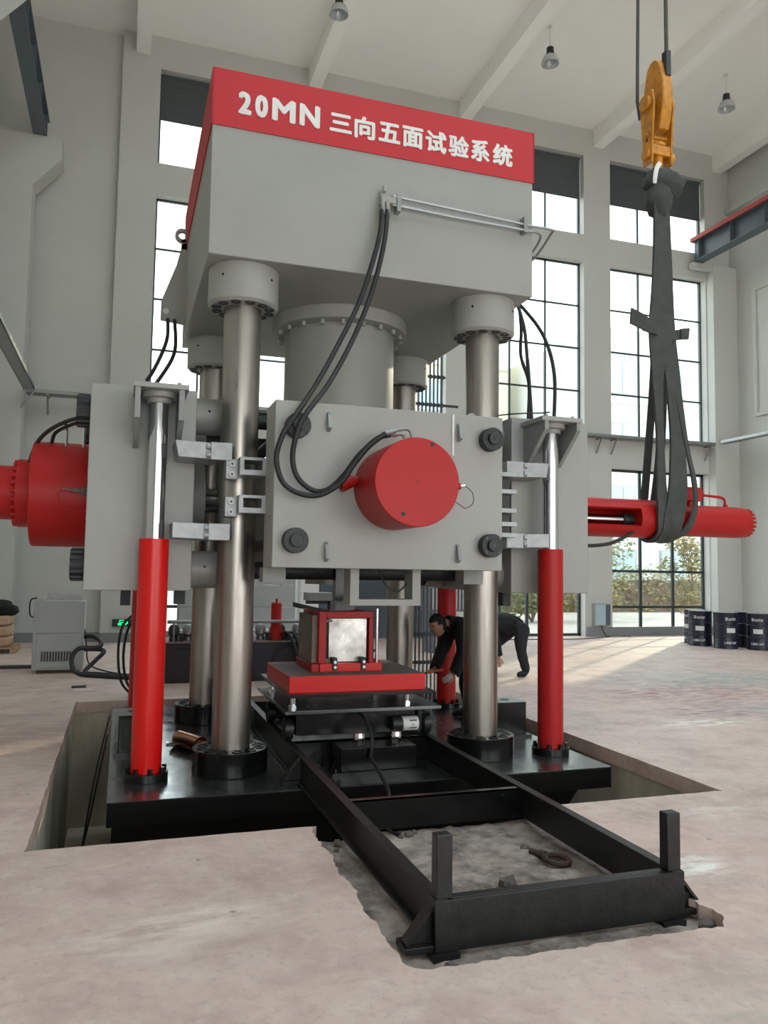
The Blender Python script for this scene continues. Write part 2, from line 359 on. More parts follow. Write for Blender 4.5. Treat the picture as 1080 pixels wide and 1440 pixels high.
BAYS = (2.18, 6.48, 10.81, 15.13); HW = 1.71
ROWS = ((0.16, 4.85), (5.82, 10.9), (11.7, 14.12))
wb = B(); xs = [-.43]
for c in BAYS: xs += [c-HW, c+HW]
xs.append(17.75)
for i in range(0, len(xs)-1, 2): wb.box(xs[i], xs[i+1], 19.7, 20.1, 0, 14.95)
for i in range(1, len(xs)-1, 2):
    b = (i-1)//2; z0 = 0.0
    for (a, c) in ROWS:
        a2 = 0.0 if (a < 1 and b in (1, 2)) else a
        if a2 > z0: wb.box(xs[i], xs[i+1], 19.7, 20.1, z0, a2)
        z0 = c
    wb.box(xs[i], xs[i+1], 19.7, 20.1, z0, 14.95)
wb.box(-3.7, -.43, 19.95, 20.1, 0, 14.95)
wall_back = struct(wb.build('wall_back', M['wall']))
wall_left = struct(bx('wall_left', M['wall'], None, -3.7, -3.4, -8, 19.95, 0, 14.95))
for y in (19.1, 12.9, 6.6, .4): B().box(-3.4, -2.25, y, y+.6, 0, 10.4).prism([(-2.25, 10.4), (-1.66, 11.1), (-1.66, 11.58), (-3.4, 11.58), (-3.4, 10.4)], 'xz', y, y+.6).build('corbel_pier', M['wall'], wall_left)
wall_right = struct(bx('wall_right', M['wall'], None, 17.75, 18.1, -8, 20.1, 0, 14.95))
B().box(16.87, 17.75, 19.4, 19.7, 0, 11.28).box(16.15, 16.87, 19.42, 19.6, 11.1, 11.28).build('girder_pier', M['wall'], wall_right)
for y in (12.9, 6.6, .4): B().box(17.2, 17.75, y, y+.6, 0, 10.4).prism([(17.2, 10.4), (16.15, 11.0), (16.15, 11.3), (17.75, 11.3), (17.75, 10.4)], 'xz', y, y+.6).build('corbel_pier', M['wall'], wall_right)
bx('wall_rail', M['wall'], wall_right, 17.6, 17.75, -8, 19.7, 13.1, 13.25)
for y0, y1 in ((13.9, 18.7), (7.6, 12.5)):
    p = B()
    for a in ((y0, y1, 10.3, 10.4), (y0, y1, 6.5, 6.6), (y0, y0+.1, 6.6, 10.3), (y1-.1, y1, 6.6, 10.3)): p.box(17.68, 17.75, *a)
    p.build('panel_moulding', M['wall'], wall_right)
ADDED_SKYLIGHTS = [(.9, 3.5), (5.2, 7.8), (9.5, 12.1), (13.8, 16.4)]  # skylights added out of view to light the floor from above
cq = B().box(-3.7, 18.1, 12.5, 20.1, 14.95, 15.2).box(-3.7, 18.1, -8, -6.5, 14.95, 15.2)
e_ = [-3.7]+[v for s_ in ADDED_SKYLIGHTS for v in s_]+[18.1]
for k in range(0, len(e_), 2): cq.box(e_[k], e_[k+1], -6.5, 12.5, 14.95, 15.2)
ceiling = struct(cq.build('ceiling', M['ceil']))
for k, (a, c) in enumerate(ADDED_SKYLIGHTS):
    r = setting('window_%d' % (21+k)); r.location = ((a+c)/2, 3, 14.95)
    for j in range(10): bx('pane', M['glass'], r, a, c, -6.5+1.9*j+.03, -6.5+1.9*(j+1)-.03, 15.05, 15.06)
    for j in range(11): bx('added_skylight_bar', M['frame'], r, a, c, -6.53+1.9*j, -6.47+1.9*j, 15.02, 15.09)
unseen_wall_front = struct(bx('unseen_wall_front', M['wall'], None, -3.7, 18.1, -8.3, -8.0, 5.5, 15.2))  # unseen wall with open doorways, added to shape the light from behind
for xa, xb in ((-3.7, -2.5), (3.5, 5), (11, 12.5), (17, 18.1)): bx('unseen_door_pier', M['wall'], unseen_wall_front, xa, xb, -8.3, -8, 0, 5.5)
for k in range(6):
    x = .04+4.3225*(k-.0)
    if x < 17.75: B().box(x-.17, x+.17, -7.99, 19.7, 14.42, 14.95).build('ceiling_beam', M['ceil'], ceiling)
for k, (x0, x1) in enumerate(((-3.4, -2.27), (-2.2, -.43))):
    pass
for nme, a in (('baseboard_back', (3.9, 4.76, 19.66, 19.7, 0, .26)), ('baseboard_left', (-3.4, -3.36, -8, 19.1, 0, .2)), ('baseboard_right', (17.7, 17.75, -8, 19.1, 0, .2))):
    struct(bx(nme, M['skirt'], None, *a))
bb = B().box(-.43, .46, 19.67, 19.7, 0, .22).box(-2.25, -.43, 19.92, 19.95, 0, .22).box(.46, 3.9, 19.64, 19.7, 0, .24).box(8.2, 9.09, 19.67, 19.7, 0, .26).box(12.53, 17.2, 19.64, 19.7, 0, .26)
bb.build('baseboard_trim', M['skirt'], bpy.data.objects['baseboard_back'])

WY = 19.94
def window(n, cx, z0, z1, zs, cols=3, fw_=.045, thick=False, blind=None, kind='window'):
    x0 = cx-HW; x1 = cx+HW; root = setting('%s_%d' % (kind, n)); root.location = (cx, WY, z0)
    t = fw_*(1.6 if thick else 1)
    B().box(x0, x1, WY, WY+.07, z0, z0+t).box(x0, x1, WY, WY+.07, z1-t, z1).box(x0, x0+t, WY, WY+.07, z0, z1).box(x1-t, x1, WY, WY+.07, z0, z1).build('window_frame', M['frame'], root)
    cxs = [x0+(x1-x0)*k/cols for k in range(cols+1)]; zz = [z0]+list(zs)+[z1]
    for k in range(1, cols): B().box(cxs[k]-t*.55, cxs[k]+t*.55, WY, WY+.06, z0, z1).build('mullion', M['frame'], root)
    for z in zs: B().box(x0, x1, WY+.005, WY+.055, z-t*.5, z+t*.5).build('transom', M['frame'], root)
    for i in range(cols):
        for j in range(len(zz)-1):
            B().box(cxs[i]+.02, cxs[i+1]-.02, WY+.025, WY+.035, zz[j]+.02, zz[j+1]-.02).build('pane', M['glass'], root)
    if blind:
        B().box(x0+.03, x1-.03, WY-.05, WY-.03, blind, z1-.02).cyl((x0+.03, WY-.05, z1-.06), (x1-.03, WY-.05, z1-.06), .04, n=12).cyl((x0+.03, WY-.04, blind), (x1-.03, WY-.04, blind), .015, n=8).build('roller_blind', M['blind'], root)
    return root
n = 1
for b, cx in enumerate(BAYS):
    window(n, cx, 11.7, 14.12, (), blind=12.86 if b != 0 else 12.92); n += 1
    window(n, cx, 5.82, 10.9, (7.09, 8.36, 9.63)); n += 1
    if b in (0, 3): window(n, cx, .16, 4.85, (.82, 1.86), thick=True); n += 1
window(1, BAYS[2], 0.0, 4.85, (3.0,), cols=4, thick=True, kind='door')
d2 = setting('door_2'); d2.location = (BAYS[1], 19.9, 0)
for z in [k*.13 for k in range(31)]:
    B().prism([(19.86, z), (19.9, z+.02), (19.9, z+.12), (19.88, z+.13)], 'yz', 4.85, 7.55).build('slat', M['slat'], d2)
B().box(4.77, 4.85, 19.82, 19.98, 0, 4.2).box(7.55, 7.63, 19.82, 19.98, 0, 4.2).box(4.77, 8.19, 19.75, 19.98, 4.1, 4.85).build('door_frame', M['frame'], d2)
B().box(7.63, 8.19, 19.92, 19.96, 0, 4.1).build('side_panel', M['galv'], d2)

# outside the windows
yard = struct(bx('trim_1', M['yard'], None, -40, 70, 20.1, 90, -.3, -.03))
def tower(x0, x1, y0, y1, h, m, label, pitch=3.4, sx=3.2):
    r = thing('building', label, 'building', ((x0+x1)/2, y0, -.03))
    bx('wall', m, r, x0, x1, y0, y1, -.03, h)
    k = 0; z = 1.2
    while z+2 < h:
        x = x0+.8
        while x+1.6 < x1:
            f = B().box(x, x+1.7, y0-.06, y0+.02, z, z+1.9).build('window', M['galv'], r)
            B().box(x+.1, x+.8, y0-.08, y0-.06, z+.1, z+1.8).box(x+.9, x+1.6, y0-.08, y0-.06, z+.1, z+1.8).build('pane', M['bluebox'], f)
            x += sx
        B().box(x0, x1, y0-.12, y0, z-.5, z-.3).build('ledge', M['white'], r)
        z += pitch
    return r
tower(12.5, 22.5, 44, 56, 19, M['cream'], 'cream office block seen through the windows beside the crane hook')
tower(23.5, 30.5, 36, 48, 15, M['pale'], 'pale grey block seen at the right edge of the tall windows')
tower(-4, 4.5, 52, 60, 9, M['pale'], 'low pale building seen through the far left window')
def bush(x, y, h, rx, m, label, seed, leaves=1500, trunk=False):
    rnd = random.Random(seed); r = thing('tree' if trunk else 'bush', label, 'tree' if trunk else 'bush', (x, y, -.03), None)
    lf = B(); cl = [(rnd.uniform(-rx, rx)*.7, rnd.uniform(-rx, rx)*.5, h*rnd.uniform(.35 if trunk else .15, .92), rnd.uniform(.25, .5)*rx) for _ in range(14)]
    for k in range(leaves):
        c = rnd.choice(cl); d = Vector((rnd.gauss(0, 1), rnd.gauss(0, 1), rnd.gauss(0, 1))).normalized()*c[3]*rnd.uniform(.6, 1.05)
        p = Vector((x+c[0], y+c[1], c[2]))+d
        if p.z < 0: p.z = abs(p.z)
        a = Vector((rnd.gauss(0, 1), rnd.gauss(0, 1), rnd.gauss(0, 1))).normalized(); b = a.orthogonal().normalized(); s = rnd.uniform(.06, .13)
        lf.add([p-a*s, p+b*s*.5, p+a*s, p-b*s*.5], [(0, 1, 2, 3)])
    st = B()
    for c in cl[:8]: st.tube([(x, y, -.03), (x+c[0]*.3, y+c[1]*.3, c[2]*.5), (x+c[0], y+c[1], c[2])], .04, 6, rs=(.07 if trunk else .035, .012))
    st.build('branches', M['bark'], r); o = lf.build('foliage', m, r); o['kind'] = 'stuff'
    return r
BU = [(11.2, 27, 3.0, 1.5, 'leafg', 'dark green bush seen through the glass door between the steel column and the red cylinder'),
      (14.3, 26.0, 3.2, 1.4, 'leafg', 'green bush seen at the right side of the glass door'),
      (17.0, 26.5, 3.6, 1.4, 'leafo', 'olive bush seen in the left panes of the low right window'),
      (19.4, 29.5, 4.3, 1.7, 'leafg', 'leafy green tree filling the middle panes of the low right window'),
      (21.8, 26.4, 3.4, 1.4, 'leafo', 'yellowing bush seen in the right panes of the low right window'),
      (13.2, 30.2, 2.6, 1.5, 'leafo', 'olive bush behind the wall between glass door and low right window'),
      (8.9, 29, 2.6, 1.6, 'leafg', 'green bush seen at the left side of the glass door'),
      (2.2, 29, 5.2, 2.3, 'leafg', 'green tree seen through the far left window beside the machine')]
for i, (x, y, h, rx, mm, lb) in enumerate(BU): bush(x, y, h, rx, M[mm], lb, 40+i, 1700 if h < 5 else 2200, trunk=('tree' in lb))
hg = thing('hedge', 'long low hedge along the far side of the yard outside', 'hedge', (15, 33, -.03))
rnd = random.Random(3); hb = B()
for k in range(9000):
    p = Vector((rnd.uniform(3, 30), 33+rnd.uniform(-.5, .5), rnd.uniform(0, 2.0+.3*math.sin(k)))); a = Vector((rnd.gauss(0, 1), rnd.gauss(0, 1), rnd.gauss(0, 1))).normalized(); b = a.orthogonal().normalized(); s = rnd.uniform(.07, .15)
    hb.add([p-a*s, p+b*s*.5, p+a*s, p-b*s*.5], [(0, 1, 2, 3)])
hb.build('foliage', M['leafo'], hg)['kind'] = 'stuff'
bx('hedge_core', M['bark'], hg, 3, 30, 32.8, 33.2, -.03, 1.5)

# crane girders, bridge, cable trays
def girder(x0, x1, z0, z1, y0, y1, side, label, red):
    r = thing('crane_runway_girder', label, 'girder', ((x0+x1)/2, y0, z0)); xm = (x0+x1)/2
    bx('flange', M['girder'], r, x0, x1, y0, y1, z0, z0+.025); bx('flange', M['girder'], r, x0, x1, y0, y1, z1-.03, z1)
    bx('web', M['girder'], r, xm-.012, xm+.012, y0, y1, z0+.025, z1-.03)
    y = y1-.35
    while y > y0:
        B().box(x0+.01, x1-.01, y-.01, y+.01, z0+.025, z1-.03).build('stiffener', M['girder'], r); y -= 1.3
    bx('rail', M['galv'], r, xm-.04, xm+.04, y0, y1, z1, z1+.1)
    if red: bx('conductor_bar', M['girder_red'], r, x0-.08, x0-.02, y0, y1-.1, z1-.08, z1+.04)
girder(-2.29, -2.0, 11.58, 12.2, -7.9, 19.6, 1, 'dark blue-grey steel crane girder at the upper left, resting on the wall corbel', False)
girder(16.2, 16.55, 11.3, 11.98, -7.9, 19.6, -1, 'blue-grey steel crane girder with red conductor bar along the upper right wall', True)
cb = thing('crane_bridge', 'overhead travelling crane bridge carrying the yellow hook', 'crane', (6.6, 8.5, 12.3))
bx('bridge_girder', M['yellow'], cb, -2.14, 16.38, 8.0, 8.35, 12.3, 13.2); bx('bridge_girder', M['yellow'], cb, -2.14, 16.38, 8.9, 9.25, 12.3, 13.2)
bx('trolley', M['girder'], cb, 6.0, 7.1, 7.95, 9.3, 13.2, 13.5)
for x in (-2.14, 16.38): B().cyl((x, 7.7, 12.42 if x > 0 else 12.45), (x, 7.7, 12.45), .1).box(x-.12, x+.12, 7.2, 10.0, 12.1+.02*(x < 0)+.2, 12.62).build('end_truck', M['yellow'], cb)
def tray(a, b, z, wid, axis, label, brs):
    r = thing('cable_tray', label, 'cable tray', (a if axis == 'x' else wid[0], wid[0] if axis == 'x' else a, z))
    t = B()
    if axis == 'x': t.box(a, b, wid[0], wid[1], z, z+.012).box(a, b, wid[0], wid[0]+.012, z, z+.1).box(a, b, wid[1]-.012, wid[1], z, z+.1)
    else: t.box(wid[0], wid[1], a, b, z, z+.012).box(wid[0], wid[0]+.012, a, b, z, z+.1).box(wid[1]-.012, wid[1], a, b, z, z+.1)
    t.build('tray_channel', M['galv'], r)
    for c in brs:
        if axis == 'x': B().tube([(c, wid[0]+.03, z), (c, wid[1]+.03, z-.42)], .022, 8, False).box(c-.03, c+.03, wid[0], wid[1]+.04, z-.03, z).build('bracket', M['galv'], r)
        else:
            s = 1 if wid[0] > 0 else -1
            o_, i_ = (wid[1], wid[0]) if s > 0 else (wid[0], wid[1])
            B().tube([(i_, c, z), (o_+s*.03, c, z-.42)], .022, 8, False).box(min(i_, o_), max(i_, o_), c-.03, c+.03, z-.03, z).build('bracket', M['galv'], r)
tray(-2.2, 16.84, 5.66, (19.36, 19.66), 'x', 'galvanised cable tray on brackets along the window wall', (-1.75, .1, 4.3, 8.65, 12.9, 13.4, 16.7))
tray(-7.9, 19.0, 5.66, (-2.22, -1.98), 'y', 'galvanised cable tray running along the left wall piers', (13.2, 19.0, 6.9))
tray(-7.9, 19.3, 5.72, (16.95, 17.17), 'y', 'galvanised cable tray running along the right wall', (13.2, 6.9))
for k, (x, y, lb) in enumerate(((9.35, 16.15, 'middle one of the three ceiling lamps, above the windows'), (14.65, 16.25, 'right-hand ceiling lamp, beyond the yellow crane hook'), (4.1, 16.2, 'left-hand ceiling lamp, cut off by the top of the picture'))):
    r = thing('high_bay_lamp', lb+', clear prismatic shade', 'lamp', (x, y, 14.95), 'high bay lamps on the ceiling')
    B().cyl((x, y, 14.95), (x, y, 14.92), .06, n=12).cyl((x, y, 14.92), (x, y, 14.42), .012, n=8).build('rod', M['white'], r)
    B().lathe([(.05, 14.42), (.085, 14.4), (.09, 14.26), (.11, 14.24), (.1, 14.2)], (x, y, 0), n=20).build('ballast_housing', M['dark_metal'], r)
    B().lathe([(.1, 14.22), (.16, 14.17), (.2, 14.08), (.215, 14.0), (.2, 13.99), (.18, 14.07), (.1, 14.18)], (x, y, 0), n=24).build('shade', M['lampglass'], r)
# ---------------- the press ----------------
CX, CY, ZP = 2.22, 8.55, -.05
press = thing('hydraulic_press', 'tall four-column grey press with a red sign band, standing in the floor pit', 'machine', (CX, CY, -1.6))
b = B().box(-.04, 4.446, 6.56, 10.95, -.24, -.056)
b.prism([(.0, -.24), (4.25, -.24), (3.85, -.75), (3.85, -1.6), (.25, -1.6), (.0, -1.2)], 'xz', 6.75, 10.7)
b.build('base_plate', M['black'], press, bev=.006)
bx('top_plate', M['black_top'], press, -.04, 4.446, 6.56, 10.95, -.056, ZP)
COLS = [(x, y) for y in (7.33, 9.77) for x in (.99, 3.45)]
def hub(x, y, z0, z1, r, m, up):
    h = B().cyl((x, y, z0), (x, y, z1), r, n=48); return h
c0 = None
for i, (x, y) in enumerate(COLS):
    if c0 is None:
        c0 = B().cyl((x, y, .1), (x, y, 4.4), .172, n=48).build('column', M['steel'], press)
        fc = B().cyl((x, y, ZP), (x, y, .16), .335, n=56).build('foot_collar', M['black'], c0, bev=.006)
        hc = B().lathe([(.30, 4.165), (.325, 4.19), (.325, 4.518), (.31, 4.52)], (x, y, 0), n=56).build('head_collar', M['grey'], c0)
        cm = None
        for k in range(12):
            a = 2*PI*k/12+.12; px, py = x+.25*math.cos(a), y+.25*math.sin(a)
            B().ring((px, py, .16), (px, py, .168), .05, .036, 18).build('bolt_socket', M['black'], c0)
            q = B().ring((px, py, 4.157), (px, py, 4.166), .046, .026, 14)
            q.build('bolt_socket', M['dark_metal'], c0)
        for k in range(4):
            a = -PI/2-.75+k*1.5 if k < 2 else PI/2-.75+(k-2)*1.5
            d = Vector((math.cos(a), math.sin(a), 0))
            B().cyl(Vector((x, y, 4.4))+d*.322, Vector((x, y, 4.4))+d*.3265, .012, n=10).build('tapped_hole', M['black'], c0)
    else: share(c0, press, (x-.99, y-7.33, 0))
X0, X1, Y0, Y1 = .62, 3.82, 6.95, 10.15
ch = B().box(X0, X1, Y0, Y1, 4.52, 6.2).build('crosshead', M['grey'], press, bev=.008)
sg = B().box(X0-.006, X1+.006, Y0-.012, Y0-.002, 5.70, 6.23).box(X0-.012, X0-.002, Y0-.012, Y1, 5.70, 6.23).box(X1+.002, X1+.012, Y0-.012, Y1, 5.70, 6.23)
sign = sg.build('sign_panel', M['red_sign'], press)
def glyph(s, xa, xb, za, zb, parent, bold=.022, y=Y0-.012, m='letter', name='letter', keep=False, rot=None, d=.004, hv=0):
    cu = bpy.data.curves.new('t', 'FONT'); cu.body = s; cu.offset = bold; cu.extrude = .01; cu.resolution_u = 3
    to = bpy.data.objects.new('t', cu); COL.objects.link(to); dg = bpy.context.evaluated_depsgraph_get(); dg.update()
    me = bpy.data.meshes.new_from_object(to.evaluated_get(dg)); bpy.data.objects.remove(to)
    vs = [v.co.copy() for v in me.vertices]
    if not vs: return None
    ax, bx_ = min(v.x for v in vs), max(v.x for v in vs); ay, by_ = min(v.y for v in vs), max(v.y for v in vs)
    q = B(); pts = []
    for v in vs:
        X = xa+(v.x-ax)/max(bx_-ax, 1e-6)*(xb-xa); Z = za+(v.y-ay)/max(by_-ay, 1e-6)*(zb-za); Y = y-(d if v.z > 0 else 0)
        pts.append(Vector((X, Y, Z)) if rot is None else rot(X, Z, d if v.z > 0 else 0))
    sh = [(0, 0)] if not hv else [(0, 0), (hv, hv*.5), (-hv, -hv*.5), (hv*.5, -hv), (-hv*.5, hv), (hv, -hv*.4), (-hv, hv*.4)]
    for k, (dx, dz) in enumerate(sh): q.add([v+Vector((dx, -k*.0006, dz)) for v in pts], [tuple(p.vertices) for p in me.polygons])
    bpy.data.meshes.remove(me)
    return q.build(name, M[m], parent)
for s, xa, xb in (('2', .845, .955), ('0', .995, 1.105), ('M', 1.15, 1.36), ('N', 1.405, 1.59)): glyph(s, xa+.008, xb-.008, 5.848, 6.037, sign, 0, hv=.012)
zh = '三向五面试验系统'
for k, s in enumerate(zh):
    xa = 1.695+k*.2395; hh = (.165, .205, .18, .195, .205, .205, .21, .21)[k]; wd = (.2, .19, .205, .2, .205, .205, .19, .205)[k]
    glyph(s, xa, xa+wd, 5.93-hh/2, 5.93+hh/2, sign, .004, hv=.007)
# lifting plates on the back corners
for sx, xs_ in ((1, X0), (-1, X1)):
    f = lambda v: xs_-sx*v
    for yb in (9.8,):
        pl = B().prism([(f(0), 4.72), (f(.285), 4.75), (f(.285), 4.98), (f(.12), 5.45), (f(.06), 5.72), (f(0), 5.75)], 'xz', yb, yb+.05)
        o = pl.build('lifting_plate', M['grey'], press); B().ring((f(.06), yb, 5.83), (f(.06), yb+.05, 5.83), .09, .045, 24).box(min(f(0), f(.07)), max(f(0), f(.07)), yb, yb+.05, 5.66, 5.78).build('lifting_eye', M['grey'], o)
        B().cyl((f(.225), yb-.003, 4.86), (f(.225), yb+.053, 4.86), .035, n=18).build('eye_hole', M['white'], o)
# central cylinder
B().cyl((CX+.03, CY, 1.98), (CX+.03, CY, 4.4), .615, n=72).build('main_cylinder', M['grey'], press)
fl_ = B().lathe([(.70, 4.37), (.755, 4.38), (.755, 4.52), (.7, 4.52)], (CX+.03, CY, 0), n=72).build('cylinder_flange', M['grey'], press)
for k in range(20):
    a = 2*PI*k/20+.1; x, y = CX+.03+.695*math.cos(a), CY+.695*math.sin(a)
    B().cyl((x, y, 4.325), (x, y, 4.372), .027, n=6).build('bolt', M['grey'], fl_)
B().cyl((CX, CY, 1.6), (CX, CY, 2.0), .3, n=48).build('ram', M['steel'], press)
# front manifold, tubes
mf = B().box(2.185, 2.325, 6.9, 6.95, 5.2, 5.335).cyl((2.21, 6.86, 5.3), (2.21, 6.86, 5.36), .02, n=10).cyl((2.195, 6.86, 5.13), (2.195, 6.86, 5.22), .022, n=10).cyl((2.244, 6.86, 5.13), (2.244, 6.86, 5.22), .022, n=10)
mf.box(2.18, 2.33, 6.85, 6.9, 5.2, 5.26); mf.build('manifold_block', M['grey'], press, bev=.004)
B().tube([(2.298, 6.88, 5.283), (2.94, 6.88, 5.255), (3.775, 6.88, 5.22)], .013, 8, False).tube([(3.775, 6.88, 5.22), (4.03, 6.93, 5.24), (4.06, 7.0, 5.23), (4.0, 7.3, 5.05), (3.83, 7.5, 5.0)], .013, 8).build('hydraulic_tube', M['galv'], press)
B().tube([(2.299, 6.88, 5.2), (2.941, 6.88, 5.176), (3.775, 6.88, 5.165)], .013, 8, False).tube([(3.775, 6.88, 5.165), (3.9, 6.93, 5.16), (3.92, 7.1, 5.08), (3.83, 7.2, 5.0)], .013, 8).build('hydraulic_tube', M['galv'], press)
for x in (2.36, 3.7): B().box(x-.02, x+.02, 6.86, 6.95, 5.14, 5.3).build('tube_clip', M['galv'], press)
# pipe bank behind the press
pb = thing('pipe_bank', 'row of thin vertical steel pipes with cross clamps rising behind the press', 'pipes', (4.2, 10.75, ZP))
p0 = None
for k in range(9):
    x = 3.915+k*.0605
    if p0 is None:
        p0 = B().cyl((x, 10.75, ZP), (x, 10.75, 5.9), .0135, n=10).build('pipe', M['girder'], pb)
        B().cyl((x, 10.75, ZP), (x, 10.75, ZP+.09), .024, n=6).build('union_nut', M['black'], p0)
    else: share(p0, pb, (k*.0605, 0, 0))
for z, xb in ((4.62, 4.45), (4.2, 4.66), (.86, 4.43), (.46, 4.43)):
    q = B().box(3.88, xb, 10.72, 10.735, z-.018, z+.018)
    for k in range(9): q.box(3.915+k*.0605-.02, 3.915+k*.0605+.02, 10.715, 10.74, z-.028, z+.028)
    q.build('clamp_bar', M['dark_metal'], pb)

# ---------------- horizontal loading frame ----------------
ZC = 2.465
lf = thing('lateral_loading_frame', 'ring of four thick grey steel blocks around the columns with big red cylinders', 'machine', (CX, CY, 1.545))
def mirror(x): return 2*CX-x
for s in (1, -1):
    mx = (lambda x: x) if s == 1 else mirror
    def bb_(x0, x1, *a): x0, x1 = mx(x0), mx(x1); return (min(x0, x1), max(x0, x1))+a
    blk = B().box(*bb_(-.315, .605, 7.42, 9.68, 1.545, 3.385)).build('side_block', M['grey'], lf, bev=.008)
    # top lift bracket
    br = B().box(*bb_(.04, .50, 6.96, 7.46, 3.285, 3.33)).build('lift_bracket', M['grey'], blk, bev=.004)
    for gx in ((.055, .10), (.42, .465)): B().prism([(6.97, 3.285), (7.42, 3.285), (7.42, 2.82), (7.36, 2.82), (6.97, 3.02 if s == 1 else 3.2)] if s == 1 else [(6.97, 3.285), (7.42, 3.285), (7.42, 2.87), (7.36, 2.87), (6.97, 3.2)], 'yz', min(mx(gx[0]), mx(gx[1])), max(mx(gx[0]), mx(gx[1]))).build('gusset', M['grey_dull'], blk)
    for bx0, by0 in ((.12, 7.02), (.42, 7.02), (.12, 7.32), (.42, 7.32)): B().cyl((mx(bx0), by0, 3.33), (mx(bx0), by0, 3.355), .018, n=6).build('bolt', M['grey'], blk)
    B().lathe([(.05, 3.33), (.06, 3.345), (.045, 3.375), (.02, 3.38)], (mx(.27), 7.2, 0), n=16).build('rod_cap', M['grey'], blk)
    # nuts outside, collars inside
    for y in (7.8, 9.35):
        for z in (3.195, 1.77):
            xo = mx(-.315); q = B().cyl((xo, y, z), (xo-s*.13, y, z), .145, n=28)
            for k in range(14):
                a = 2*PI*k/14; q.box(min(xo-s*.02, xo-s*.12), max(xo-s*.02, xo-s*.12), y+.142*math.cos(a)-.014, y+.142*math.cos(a)+.014, z+.142*math.sin(a)-.014, z+.142*math.sin(a)+.014)
            q.build('ring_nut', M['dark_metal'], blk)
            xi = mx(.605); zz = 3.21 if z > 2 else 1.74
            co = B().cyl((xi, y-.05, zz), (xi+s*.255, y-.05, zz), .175, n=40).build('rod_collar', M['grey'], blk)
            B().cyl((xi+s*.255, y-.05, zz), (xi+s*.285, y-.05, zz), .16, n=32).build('gasket', M['rubber'], blk)
            d = Vector((0, -1, .15)).normalized(); c_ = Vector((xi+s*.13, y-.05, zz))
            B().cyl(c_+d*.172, c_+d*.178, .012, n=10).build('tapped_hole', M['black'], blk)
    # guide arms in front of the near column
    for z0, z1, sl in ((2.70, 2.855, .03), (2.0, 2.145, .0)):
        xa, xb = mx(.40), mx(.76)
        B().prism([(xa, z1), (xb, z1-.01), (xb, z0), (xa+s*sl, z0+.01)], 'xz', 7.0, 7.42).build('guide_arm', M['clamp_grey'], blk, bev=.004)
        B().box(*bb_(.70, .885, 6.97, 7.13, z0-.005, z1-.005)).build('guide_shoe', M['clamp_grey'], blk, bev=.004)
        for zz in (z0+.035, z1-.045):
            B().cyl((mx(.665), 6.985, zz), (mx(.70), 6.985, zz), .028, n=14).build('bolt', M['clamp_grey'], blk)
        B().cyl((mx(.89), 7.05, z0+.02), (mx(.89)+s*.008, 7.05, z0+.02), .008, n=6).build('pin', M['black'], blk)
    # inner ram
    B().cyl((mx(.605), CY, ZC), (mx(.78), CY, ZC), .40, n=56).build('ram_housing', M['grey_dull'], blk)
    B().cyl((mx(.78), CY, ZC), (mx(.95), CY, ZC), .13, n=32).build('ram', M['chrome'], blk)
    B().box(*bb_(.95, 1.08, CY-.3, CY+.3, ZC-.3, ZC+.3)).build('loading_platen', M['dark_metal'], blk, bev=.006)
    B().box(*bb_(.50, .60, 8.0, 8.15, 1.40, 1.545)).box(*bb_(.0, .1, 8.6, 8.75, 1.36, 1.545)).build('stop_block', M['dark_metal'], blk)
# cross rods
for y in (7.75, 9.3):
    for z in (3.21, 1.74): B().cyl((.85, y, z), (3.59, y, z), .085, n=28).build('tie_rod', M['dark_metal'], lf)
for x in (CX-.89, CX+.89):
    for z in (2.95, 1.99): B().cyl((x, 6.9, z), (x, 10.2, z), .06, n=24).build('tie_rod', M['dark_metal'], lf)
fb = B().box(1.17, 3.27, 6.5, 6.92, 1.767, 3.17).build('front_block', M['grey'], lf, bev=.008)
B().box(1.17, 3.27, 10.18, 10.6, 1.767, 3.17).build('rear_block', M['grey'], lf, bev=.008)
for x in (1.352, 3.13):
    for z in (2.95, 1.992):
        q = B().cyl((x, 6.5, z), (x, 6.40, z), .105, n=30).cyl((x, 6.40, z), (x, 6.37, z), .055, n=24)
        q.build('ring_nut', M['dark_metal'], fb, bev=.004)
        n_ = B()
        for k in range(4):
            a = PI/4+k*PI/2; n_.cyl((x+.088*math.cos(a), 6.398, z+.088*math.sin(a)), (x+.088*math.cos(a), 6.41, z+.088*math.sin(a)), .013, n=10)
        n_.build('spanner_slot', M['black'], fb); B().cyl((x, 6.37, z), (x, 6.366, z), .012, n=10).build('centre_hole', M['black'], fb)
for x, z in ((1.627, 3.01), (2.832, 3.0), (1.627, 1.905), (2.828, 1.915)):
    B().prism([(6.5, z+.085), (6.5, z-.085), (6.43, z-.06), (6.46, z+.06)], 'yz', x-.014, x+.014).build('lifting_lug', M['clamp_grey'], fb)
bx('white_strip', M['white'], fb, 2.765, 2.785, 6.49, 6.5, 2.79, 3.16)  # thin white upright strip on the block face
B().ring((3.05, 6.7, 3.19), (3.05, 6.73, 3.19), .045, .018, 16).box(3.02, 3.08, 6.7, 6.73, 3.165, 3.18).build('lifting_eye', M['grey'], fb)
